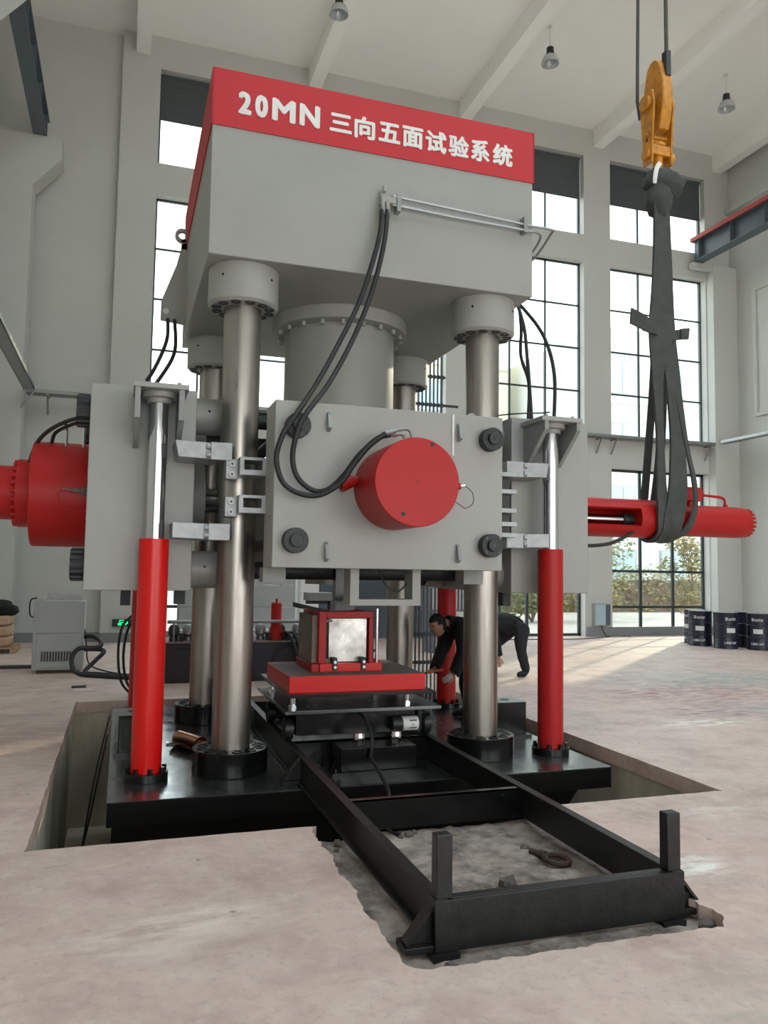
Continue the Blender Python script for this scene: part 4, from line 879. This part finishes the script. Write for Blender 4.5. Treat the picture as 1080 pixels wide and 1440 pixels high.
# ---------------- wall box, exit sign ----------------
t = thing('electrical_box', 'pale blue electrical box low on the wall between glass door and right window', 'electrical box', (12.99, 19.58, .3))
bx('case', M['cabinet'], t, 12.74, 13.25, 19.54, 19.7, .31, .92, bev=.006); bx('door', M['bluebox'], t, 12.75, 13.08, 19.525, 19.54, .33, .90); bx('dark_panel', M['girder'], t, 13.09, 13.24, 19.53, 19.54, .33, .9)
B().tube([(13.0, 19.62, .31), (13.05, 19.6, .15), (13.2, 19.55, .01), (13.9, 19.5, .01)], .012, 6).build('cable', M['rubber'], t)
tag(B().tube([(13.1, 19.4, .012), (11.6, 18.8, .012), (9.6, 18.9, .012), (9.0, 18.2, .012), (8.2, 17.5, .012)], .012, 6).build('cable', M['rubber']), 'thin black cable lying on the floor in front of the glass door', 'cable')
t = thing('exit_sign', 'green glowing emergency exit sign low on the wall left of the red lift cylinder', 'sign', (.03, 19.6, .38))
bx('case', M['dark_metal'], t, -.16, .30, 19.63, 19.67, .37, .54, bev=.004)
q = B(); 
for a in ((0., .015, .39, .52), (.015, .10, .505, .52), (.13, .15, .40, .52), (.03, .10, .455, .47), (.03, .045, .39, .47), (.085, .1, .39, .47), (-.03, -.01, .40, .45), (.16, .19, .43, .52)): q.box(a[0], a[1], 19.624, 19.63, a[2], a[3])
q.build('running_figure_panel', M['exit'], t)

# ---------------- chiller ----------------
t = thing('chiller_cabinet', 'pale grey chiller cabinet on small feet with a vent grille, left of the press', 'cabinet', (-.93, 14.4, 0))
bx('body', M['cabinet'], t, -1.33, -.55, 14.14, 14.75, .06, 1.18, bev=.008)
bx('panel', M['cabinet'], t, -1.27, -.60, 14.128, 14.14, .66, 1.14, bev=.003); bx('panel', M['cabinet'], t, -1.27, -.60, 14.128, 14.14, .10, .64, bev=.003)
q = B()
for k in range(12): q.box(-1.19+k*.043, -1.165+k*.043, 14.12, 14.128, .20, .36)
q.build('vent_slots', M['dark_metal'], t)
q = B().box(-1.18, -.62, 14.2, 14.68, 1.18, 1.2)
for k in range(14): q.box(-1.16+k*.04, -1.15+k*.04, 14.2, 14.21, 1.2, 1.28)
q.box(-1.18, -.62, 14.19, 14.21, 1.275, 1.29).box(-1.18, -.62, 14.66, 14.68, 1.2, 1.29); q.build('fan_guard', M['galv'], t)
for x in (-1.28, -.6):
    for y in (14.2, 14.7): B().cyl((x, y, 0), (x, y, .06), .025, n=10).build('foot', M['galv'], t)
B().tube([(-1.33, 14.3, .9), (-1.4, 14.3, .95), (-1.4, 14.3, 1.18), (-1.3, 14.3, 1.22)], .012, 6).build('cable', M['rubber'], t)
for k, (H, lb) in enumerate((([(-.55, 14.3, .58), (-.40, 14.1, .60), (-.27, 13.9, .52), (-.32, 13.8, .45), (-.60, 13.8, .43), (-.70, 13.7, .27), (-.62, 13.6, .08), (-.35, 13.5, .03), (-.05, 13.3, .03), (.45, 13.0, .03)], 'upper thick grey hose looping from the chiller to the power unit'),
                             ([(-.55, 14.4, .36), (-.35, 14.2, .38), (-.22, 14.0, .36), (-.35, 13.9, .22), (-.5, 13.75, .06), (-.3, 13.7, .03), (.0, 13.5, .03), (.5, 13.2, .03)], 'lower thick grey hose kinked beside the chiller'),
                             ([(-.55, 14.35, .7), (-.50, 14.2, .4), (-.47, 14.1, .2), (-.35, 13.95, .1), (0, 13.75, .03), (.5, 13.4, .03)], 'thin black cable running down beside the chiller hoses'))):
    tag(B().tube(H, .036 if k < 2 else .012, 10).build('chiller_hose', M['dark_metal'] if k < 2 else M['rubber']), lb, 'hose', 'lines beside the chiller')
for k, H in enumerate(([(.22, 11.65, 1.12), (.05, 11.6, .95), (-.0, 11.6, .6), (.05, 11.55, .2), (.2, 11.4, .03)], [(.25, 11.7, 1.08), (.12, 11.65, .9), (.07, 11.6, .55), (.12, 11.55, .2), (.25, 11.4, .03)], [(.3, 11.7, .9), (.28, 11.65, .6), (.18, 11.6, .35), (.22, 11.5, .1), (.3, 11.4, .03)])):
    tag(B().tube(H, .018, 8).build('control_hose', M['rubber']), '%s black hose arching behind the front left red cylinder' % ('outermost', 'middle', 'innermost')[k], 'hose', 'hoses behind the left lift cylinder')
t = thing('valve_stand', 'dark valve stand behind the front left red cylinder', 'stand', (.31, 11.52, 0))
bx('base', M['grime'], t, .18, .44, 11.3, 11.75, 0, .05, bev=.005); bx('cabinet', M['grime'], t, .2, .42, 11.33, 11.72, .05, .82, bev=.008)
for k in range(3):
    v = bx('valve', M['dark_metal'], t, .22, .40, 11.36+k*.12, 11.45+k*.12, .82, .98, bev=.006)
    B().cyl((.31, 11.405+k*.12, .98), (.31, 11.405+k*.12, 1.12), .028, n=14).cyl((.20, 11.405+k*.12, .9), (.22, 11.405+k*.12, .9), .02, n=10).build('solenoid', M['dark_metal'], v)

# ---------------- power units ----------------
for x0, x1, mm, lb in ((.66, 1.62, 'grime', 'brown-black hydraulic tank with a round hatch, left of the columns'), (1.72, 2.92, 'navy_tank', 'dark navy hydraulic tank with a round hatch, behind the trolley')):
    t = thing('hydraulic_tank', lb, 'tank', ((x0+x1)/2, 13, 0)); xc = .93 if x0 < 1 else 2.56
    bx('tank', M[mm], t, x0, x1, 12.6, 13.5, 0, .60, bev=.01); bx('lid', M['steel_plate'], t, x0-.02, x1+.02, 12.58, 13.52, .60, .62)
    h = B().ring((xc, 12.6, .28), (xc, 12.57, .28), .235, .185, 40).build('hatch_ring', M['dark_metal'], t); B().cyl((xc, 12.6, .28), (xc, 12.585, .28), .185, n=40).build('hatch_cover', M['grime'], t)
    for k in range(12): B().cyl((xc+.21*math.cos(k*PI/6), 12.57, .28+.21*math.sin(k*PI/6)), (xc+.21*math.cos(k*PI/6), 12.56, .28+.21*math.sin(k*PI/6)), .012, n=6).build('bolt', M['dark_metal'], h)
    rnd = random.Random(int(x0*10))
    for k in range(4):
        x = x0+.15+k*(x1-x0-.3)/3
        B().cyl((x, 12.8+.1*(k % 2), .62), (x, 12.8+.1*(k % 2), .68), .07, n=20).lathe([(.05, .68), (.085, .72), (.085, .82), (.05, .87), (.02, .88)], (x, 12.8+.1*(k % 2), 0), n=20).build('valve', M['galv'] if k % 2 else M['dark_metal'], t)
        B().box(x+.08, x+.16, 12.75, 12.9, .62, .74).cyl((x+.12, 12.75, .70), (x+.12, 12.7, .70), .03, n=10).build('pump_body', M['dark_metal'], t)
for xa, xb in ((.70, 1.66), (1.7, 2.86)):
    q = B().cyl((xa, 12.66, .925), (xb, 12.66, .925), .028, n=14)
    for x in (xa+.1, xb-.1): q.cyl((x, 12.66, .62), (x, 12.66, .925), .015, n=8)
    tag(q.build('return_pipe', M['galv']), ('left' if xa < 1 else 'right')+' pale horizontal return pipe above the hydraulic tank', 'pipe')
t = thing('filter', 'red cylindrical oil filter standing on the navy tank', 'filter', (2.40, 12.75, .62))
B().lathe([(.11, .62), (.11, .80), (.085, .84), (.085, 1.20), (.07, 1.22)], (2.40, 12.78, 0), n=28).build('body', M['red'], t); B().cyl((2.4, 12.78, 1.22), (2.4, 12.78, 1.28), .02, n=10).build('vent', M['red'], t)
for k, x in enumerate((2.48, 2.56)): tag(B().tube([(x, 12.7, .72), (x+.08, 12.55, .74), (x+.18, 12.45, .5), (x+.25, 12.4, .2), (x+.3, 12.3, .03)], .026, 8).build('hose', M['dark_metal']), ('left' if k == 0 else 'right')+' grey hose of the pair dropping over the front of the navy tank', 'hose', 'hoses over the navy tank')
t = thing('control_stand', 'dark slanted control stand with a grey box on it behind the specimen box', 'stand', (2.8, 11.6, 0))
B().box(2.62, 2.66, 11.6, 11.64, 0, 1.2).box(2.95, 2.99, 11.6, 11.64, 0, 1.3).build('post', M['black_rough'], t); B().prism([(2.45, 1.2), (2.95, 1.1), (2.95, 1.16), (2.45, 1.27)], 'xz', 11.55, 11.75).build('slanted_arm', M['black_rough'], t)
bx('box', M['cabinet'], t, 2.62, 2.99, 11.5, 11.8, 1.3, 1.42, bev=.005); bx('crossbar', M['black_rough'], t, 2.62, 2.99, 11.6, 11.64, 1.25, 1.3)
t = thing('white_cabinet', 'white upright box behind the press, seen above the red filter', 'cabinet', (3.78, 16.7, 0)); bx('body', M['white'], t, 3.56, 4.0, 16.5, 16.95, 0, 2.2, bev=.01); bx('door', M['white'], t, 3.59, 3.97, 16.48, 16.5, .1, 2.1)  # plain white upright box with a front panel
t = thing('partition', 'pale grey panel partition standing behind the hydraulic tanks', 'partition', (2.3, 16.6, 0))
for k in range(6): bx('panel', M['cabinet'], t, 1.13, 3.5, 16.58, 16.62, .05+k*.46, .05+k*.46+.45, bev=.004)
for x in (1.10, 2.3, 3.47): bx('post', M['galv'], t, x, x+.04, 16.6, 16.66, 0, 2.85)
t = thing('ribbed_cabinet', 'grey ribbed sheet metal cabinet behind the pipe bank', 'cabinet', (7.0, 16.2, 0))
q = B().box(6.35, 7.62, 16.0, 16.6, 0.9, 3.2)
q.build('body', M['girder'], t)
for k in range(16): bx('rib', M['galv'], t, 6.38+k*.078, 6.41+k*.078, 15.97, 16.0, .95, 3.15)
for x in (6.4, 7.5): bx('leg', M['girder'], t, x, x+.08, 16.1, 16.5, 0, .9)

# ---------------- pallet with sacks, clothes ----------------
t = thing('pallet', 'wooden pallet at the left edge under a stack of sacks', 'pallet', (-2.55, 17.9, 0))
for k in range(5): bx('slat', M['wood'], t, -3.1, -1.95, 17.45+k*.2, 17.6+k*.2, .10, .125)
for x in (-3.1, -2.55, -2.05): bx('bearer', M['wood'], t, x, x+.1, 17.45, 18.4, 0, .10)
for k in range(3): tag(B().box(-3.05, -2.08, 17.5, 18.3, .126+k*.21, .326+k*.21).build('cement_sack', M['sack'], None, bev=.05), 'tan sack on the pallet, %s of the stack of three' % ('bottom', 'middle', 'top')[k], 'sack', 'sacks on the pallet')
def cf(e, q): return q*(1+.2*noise.noise(e*2.5)+.08*noise.noise(e*8))
tag(B().ell((-2.4, 17.8, .86), (.42, .32, .2), 26, 16, fn=cf).build('jacket_heap', M['cloth'], smooth=80), 'heap of dark clothes thrown over the sacks at the left edge', 'clothes')
tag(B().box(-3.3, -1.35, 14.9, 15.05, 0, .05).build('floor_channel', M['dark_metal']), 'dark flat bar lying on the floor left of the chiller', 'bar')
tag(B().box(-.56, -.33, 12.10, 12.17, 0.0, .012).build('offcut', M['white']), 'small white offcut strip on the floor behind the pit', 'offcut')
tag(B().box(-.62, -.42, 12.42, 12.56, 0.0, .02).build('rag', M['rubber'], bev=.006), 'small dark rag on the floor behind the pit', 'rag')
# debris in the trench
t = thing('shackle', 'rusty iron lifting eye lying on the trench floor near the right rail', 'shackle', (2.70, 4.6, -.09))
B().tube([(2.70+.07*math.cos(a), 4.58+.09*math.sin(a), -.06) for a in [k*PI/8 for k in range(17)]], .018, 8).build('eye', M['rust'], t); B().cyl((2.66, 4.68, -.06), (2.61, 4.77, -.06), .02, n=10).cyl((2.665, 4.66, -.06), (2.645, 4.70, -.06), .028, n=10).build('shank', M['rust'], t)
for k, (x, y, r) in enumerate(((2.24, 4.36, .06), (1.97, 5.33, .035), (2.63, 4.87, .035), (1.9, 5.3, .025), (2.02, 5.36, .025), (1.45, 5.3, .03), (1.40, 5.15, .02), (2.98, 3.55, .05), (1.52, 3.52, .04))):
    def rk(e, q, k=k): return q*(1+.45*noise.noise(e*1.8+Vector((k, 0, 0))))
    tag(B().ell((x, y, -.075), (r, r*.8, r*.7), 8, 6, fn=rk).build('rubble_lump', M['debris'], smooth=10), ('largest dark lump of rubble behind the near beam', 'pale rubble lump under the hose end', 'flat rubble piece by the right rail', 'left small pebble under the hose end', 'right small pebble under the hose end', 'pebble at the top left of the trench', 'smaller pebble at the left of the trench', 'dark rubble lump at the near right trench corner', 'rubble lump under the near left bracket')[k], 'rubble', 'rubble in the trench')
tag(B().tube([(-.45, 7.0, -1.55), (-.3, 8.3, -1.2), (-.2, 9.5, -.6), (-.07, 10.6, -.1)], .01, 8).build('pit_cable', M['rubber']), 'upper dark cable running down inside the left side of the pit', 'cable', 'cables in the pit')
tag(B().tube([(-.45, 8.2, -1.58), (-.30, 9.2, -1.3), (-.2, 9.9, -.9), (-.09, 10.7, -.35)], .01, 8).build('pit_cable', M['rubber']), 'lower dark cable running down inside the left side of the pit', 'cable', 'cables in the pit')

# ---------------- people ----------------
def chain_body(joints, edges):
    me = bpy.data.meshes.new('body'); names = list(joints)
    me.from_pydata([joints[n][0] for n in names], [(names.index(a), names.index(b)) for a, b in edges], [])
    o = bpy.data.objects.new('tmp', me); COL.objects.link(o)
    md = o.modifiers.new('skin', 'SKIN'); md.use_smooth_shade = True
    for i, n in enumerate(names):
        r = joints[n][1]; me.skin_vertices[0].data[i].radius = (r, r) if not isinstance(r, tuple) else r; me.skin_vertices[0].data[i].use_root = (n == 'pelvis')
    s = o.modifiers.new('sub', 'SUBSURF'); s.levels = 2; s.render_levels = 2
    dg = bpy.context.evaluated_depsgraph_get(); dg.update(); out = bpy.data.meshes.new_from_object(o.evaluated_get(dg)); bpy.data.objects.remove(o)
    return [v.co.copy() for v in out.vertices], [tuple(p.vertices) for p in out.polygons]
def segd(p, a, b):
    a = Vector(a); b = Vector(b); t = max(0, min(1, (p-a).dot(b-a)/max((b-a).length_squared, 1e-9))); return (p-(a+(b-a)*t)).length
def head_fn(e, q):
    # e: x face forward, z up
    k = 1.0
    if e.x > 0:
        k += .14*math.exp(-((e.y/.13)**2+((e.z+.05)/.16)**2))*(e.x > .5)          # nose
        k += .05*math.exp(-((e.y/.35)**2+((e.z+.8)/.25)**2))                       # chin
        k -= .05*math.exp(-(((abs(e.y)-.33)/.14)**2+((e.z-.1)/.12)**2))            # eye sockets
        k += .03*math.exp(-((e.y/.5)**2+((e.z-.28)/.09)**2))                       # brow
        k -= .03*math.exp(-((e.y/.25)**2+((e.z+.38)/.05)**2))                      # mouth line
    if e.z < -.2: q = Vector((q.x, q.y*(1+.28*(e.z+.2)), q.z))
    return q*k
def person(loc, label, J, edges, cloth_map, hands, head=None, extra=None):
    root = thing('person', label, 'person', loc)
    vs, fs = chain_body(J, edges); q = B(); q.v = [Vector(v) for v in vs]; q.f = list(fs); q.mi = [0]*len(fs)
    for (wr, d, pn, side, curl, m_) in hands:
        wr = Vector(wr); d = Vector(d).normalized(); pn = Vector(pn); pn = (pn-d*pn.dot(d)).normalized(); sd = d.cross(pn)*side
        R_ = Matrix((d, sd, pn)).transposed(); q.cur = m_
        q.ell(wr+d*.055, (.058, .042, .020), 14, 10, R_)
        for k, (o_, L_) in enumerate(((-.030, .068), (-.010, .078), (.010, .074), (.029, .058))):
            p0 = wr+d*.095+sd*o_; p1 = p0+d*L_*.45-pn*L_*.2*curl; p2 = p1+d*L_*.3*(1-curl*.5)-pn*L_*.35*curl; p3 = p2+d*L_*.25*(1-curl)-pn*L_*.28*curl
            q.tube([wr+d*.06+sd*o_, p0, p1, p2, p3], .009, 8, rs=(.011, .007))
        q.tube([wr+d*.03-sd*.03, wr+d*.065-sd*.06, wr+d*.10-sd*.062-pn*.015], .011, 8, rs=(.014, .009))
    q.cur = 0
    if head:
        c, R_, s = head
        q.ell(c, (.098*s, .077*s, .122*s), 28, 22, R_, head_fn)
        for sy in (-1, 1):
            q.ell(Vector(c)+R_ @ Vector((-.005, sy*.077*s, -.005)), (.018, .010, .032), 10, 8, R_)
    body = q.build('body', [M['skin'], M['glove']], root, smooth=60)
    if head:
        e = B()
        for sy in (-1, 1): e.ell(Vector(c)+R_ @ Vector((.083*s, sy*.03*s, .012)), (.010, .012, .008), 10, 8, R_)
        e.build('eyes', M['hair'], root)
        h = B()
        def hf(ee, qq):
            lim = .50 if ee.x > .45 else (.12 if ee.x > .0 else (-.2 if ee.x > -.25 else -.60))
            if ee.z < lim: qq = qq*.80
            return qq*(1+.05*noise.noise(ee*6))
        h.ell(c, (.108*s, .088*s, .133*s), 30, 24, R_, hf); h.build('hair', M['hair'], root, smooth=80)
    # clothes: inflated copies of the body regions
    cm2 = []
    for t_ in cloth_map:
        if t_[0] == 'shoes': cm2 += [('shoe', t_[1], {'anl', 'ftl', 'tol'}, t_[3]), ('shoe', t_[1], {'anr', 'ftr', 'tor'}, t_[3])]
        else: cm2.append(t_)
    for nm, mm, keys, off in cm2:
        allk = [(a, b_, any((a in ks and b_ in ks) for ks in [keys])) for a, b_ in edges]
        keep = []
        for f in fs:
            cc = sum((Vector(vs[i]) for i in f), Vector())/len(f)
            best = min(allk, key=lambda t_: segd(cc, J[t_[0]][0], J[t_[1]][0]))
            if best[2]: keep.append(f)
        me = bpy.data.meshes.new('x'); me.from_pydata(vs, [], fs); me.update(); nrm = [v.normal.copy() for v in me.vertices]; bpy.data.meshes.remove(me)
        g = B(); used = sorted({i for f in keep for i in f}); ix = {i: k for k, i in enumerate(used)}
        g.v = [Vector(vs[i])+nrm[i]*(off+.010*noise.noise(Vector(vs[i])*9)) for i in used]; g.f = [tuple(ix[i] for i in f) for f in keep]; g.mi = [0]*len(g.f)
        o = g.build(nm, mm, root, smooth=80); sd_ = o.modifiers.new('thick', 'SOLIDIFY'); sd_.thickness = .006; sd_.offset = 1
    return root
def frame(fwd, upv):
    f = Vector(fwd).normalized(); u = Vector(upv); u = (u-f*u.dot(f)).normalized(); l = u.cross(f); return Matrix((f, l, u)).transposed()
Z0 = ZP
JA = {'pelvis': ((4.27, 9.08, .84), (.15, .13)), 'waist': ((4.15, 9.06, .94), (.13, .12)), 'chest': ((3.99, 9.03, 1.04), (.15, .14)), 'neckb': ((3.87, 9.01, 1.13), (.075, .075)), 'neck': ((3.80, 9.0, 1.14), (.055, .055)), 'hd': ((3.72, 9.0, 1.13), (.055, .055)),
      'shl': ((3.92, 8.83, 1.08), .07), 'ell': ((3.90, 8.76, .80), .05), 'wrl': ((3.80, 8.80, .56), .034), 'hnl': ((3.77, 8.81, .53), .026),
      'shr': ((3.92, 9.20, 1.08), .07), 'elr': ((3.84, 9.26, .79), .05), 'wrr': ((3.68, 9.12, .57), .034), 'hnr': ((3.66, 9.11, .56), .026),
      'hpl': ((4.29, 8.97, .80), .11), 'knl': ((4.12, 8.95, .42), .07), 'anl': ((4.20, 8.96, .06), .045), 'ftl': ((4.10, 8.95, 0.0), .04), 'tol': ((3.98, 8.94, -.01), .03),
      'hpr': ((4.29, 9.21, .80), .11), 'knr': ((4.13, 9.24, .42), .07), 'anr': ((4.21, 9.27, .06), .045), 'ftr': ((4.11, 9.27, 0.0), .04), 'tor': ((3.99, 9.27, -.01), .03)}
EA = [('pelvis', 'waist'), ('waist', 'chest'), ('chest', 'neckb'), ('neckb', 'neck'), ('neck', 'hd'), ('chest', 'shl'), ('shl', 'ell'), ('ell', 'wrl'), ('wrl', 'hnl'), ('chest', 'shr'), ('shr', 'elr'), ('elr', 'wrr'), ('wrr', 'hnr'),
      ('pelvis', 'hpl'), ('hpl', 'knl'), ('knl', 'anl'), ('anl', 'ftl'), ('ftl', 'tol'), ('pelvis', 'hpr'), ('hpr', 'knr'), ('knr', 'anr'), ('anr', 'ftr'), ('ftr', 'tor')]
up_keys = {'pelvis', 'waist', 'chest', 'neckb', 'neck', 'shl', 'ell', 'wrl', 'shr', 'elr', 'wrr'}
leg_keys = {'pelvis', 'hpl', 'knl', 'anl', 'hpr', 'knr', 'anr'}; shoe_keys = {'anl', 'ftl', 'tol', 'anr', 'ftr', 'tor'}
HR = frame((-.93, -.22, -.30), (-.35, 0, 1))
person((4.2, 9.05, Z0), 'dark-haired man in black jacket bending left of the column, hands on an orange tool', JA, EA,
       [('jacket', M['cloth'], up_keys, .034), ('trousers', M['trouser'], leg_keys, .014), ('shoes', M['cloth'], shoe_keys, .012)],
       [((3.79, 8.80, .55), (-.75, -.1, -.5), (.3, -.95, .1), 1, .55, 1), ((3.67, 9.11, .57), (-.9, -.15, -.3), (0, 0, 1), 1, .5, 1)],
       head=((3.665, 9.0, 1.11), HR, 1.08))
tl = thing('hand_tool', 'orange-red hand tool held by the bending man over the red slab edge', 'tool', (3.6, 9.0, .52))
B().tube([(3.74, 8.98, .575), (3.64, 8.98, .565), (3.52, 8.98, .545)], .018, 8, False).build('handle', M['orange'], tl); B().tube([(3.52, 8.98, .545), (3.40, 8.98, .52)], .011, 8, False).build('bit', M['dark_metal'], tl)
JB = {'pelvis': ((6.60, 12.4, .84), (.19, .17)), 'waist': ((6.38, 12.42, .92), (.18, .16)), 'chest': ((6.14, 12.45, .90), (.19, .16)), 'neckb': ((5.93, 12.45, .88), (.08, .08)), 'neck': ((5.86, 12.45, .85), (.055, .055)), 'hd': ((5.79, 12.45, .81), (.055, .055)),
      'shl': ((5.98, 12.27, .84), .07), 'ell': ((6.02, 12.20, .58), .05), 'wrl': ((6.08, 12.20, .36), .034), 'hnl': ((6.09, 12.2, .32), .026),
      'shr': ((5.98, 12.63, .84), .07), 'elr': ((6.0, 12.7, .56), .05), 'wrr': ((6.02, 12.6, .34), .034), 'hnr': ((6.02, 12.6, .30), .026),
      'hpl': ((6.55, 12.27, .82), .12), 'knl': ((6.50, 12.22, .47), .078), 'anl': ((6.60, 12.2, .09), .048), 'ftl': ((6.54, 12.2, .045), .043), 'tol': ((6.44, 12.2, .035), .033),
      'hpr': ((6.52, 12.55, .80), .12), 'knr': ((6.22, 12.75, .46), .078), 'anr': ((6.20, 12.78, .09), .048), 'ftr': ((6.13, 12.78, .045), .043), 'tor': ((6.03, 12.78, .035), .033)}
person((6.45, 12.4, 0), 'person in black bending low right of the column, head hidden behind it', JB, EA,
       [('jacket', M['cloth'], up_keys, .034), ('trousers', M['trouser'], leg_keys, .016), ('shoes', M['trouser'], shoe_keys, .014)],
       [((6.09, 12.2, .33), (0, 0, -1), (-.3, -1, 0), 1, .4, 0), ((6.02, 12.6, .31), (0, 0, -1), (.3, 1, 0), 1, .4, 0)],
       head=((5.72, 12.45, .75), frame((-.7, 0, -.7), (-.7, 0, .7)), 1.0))
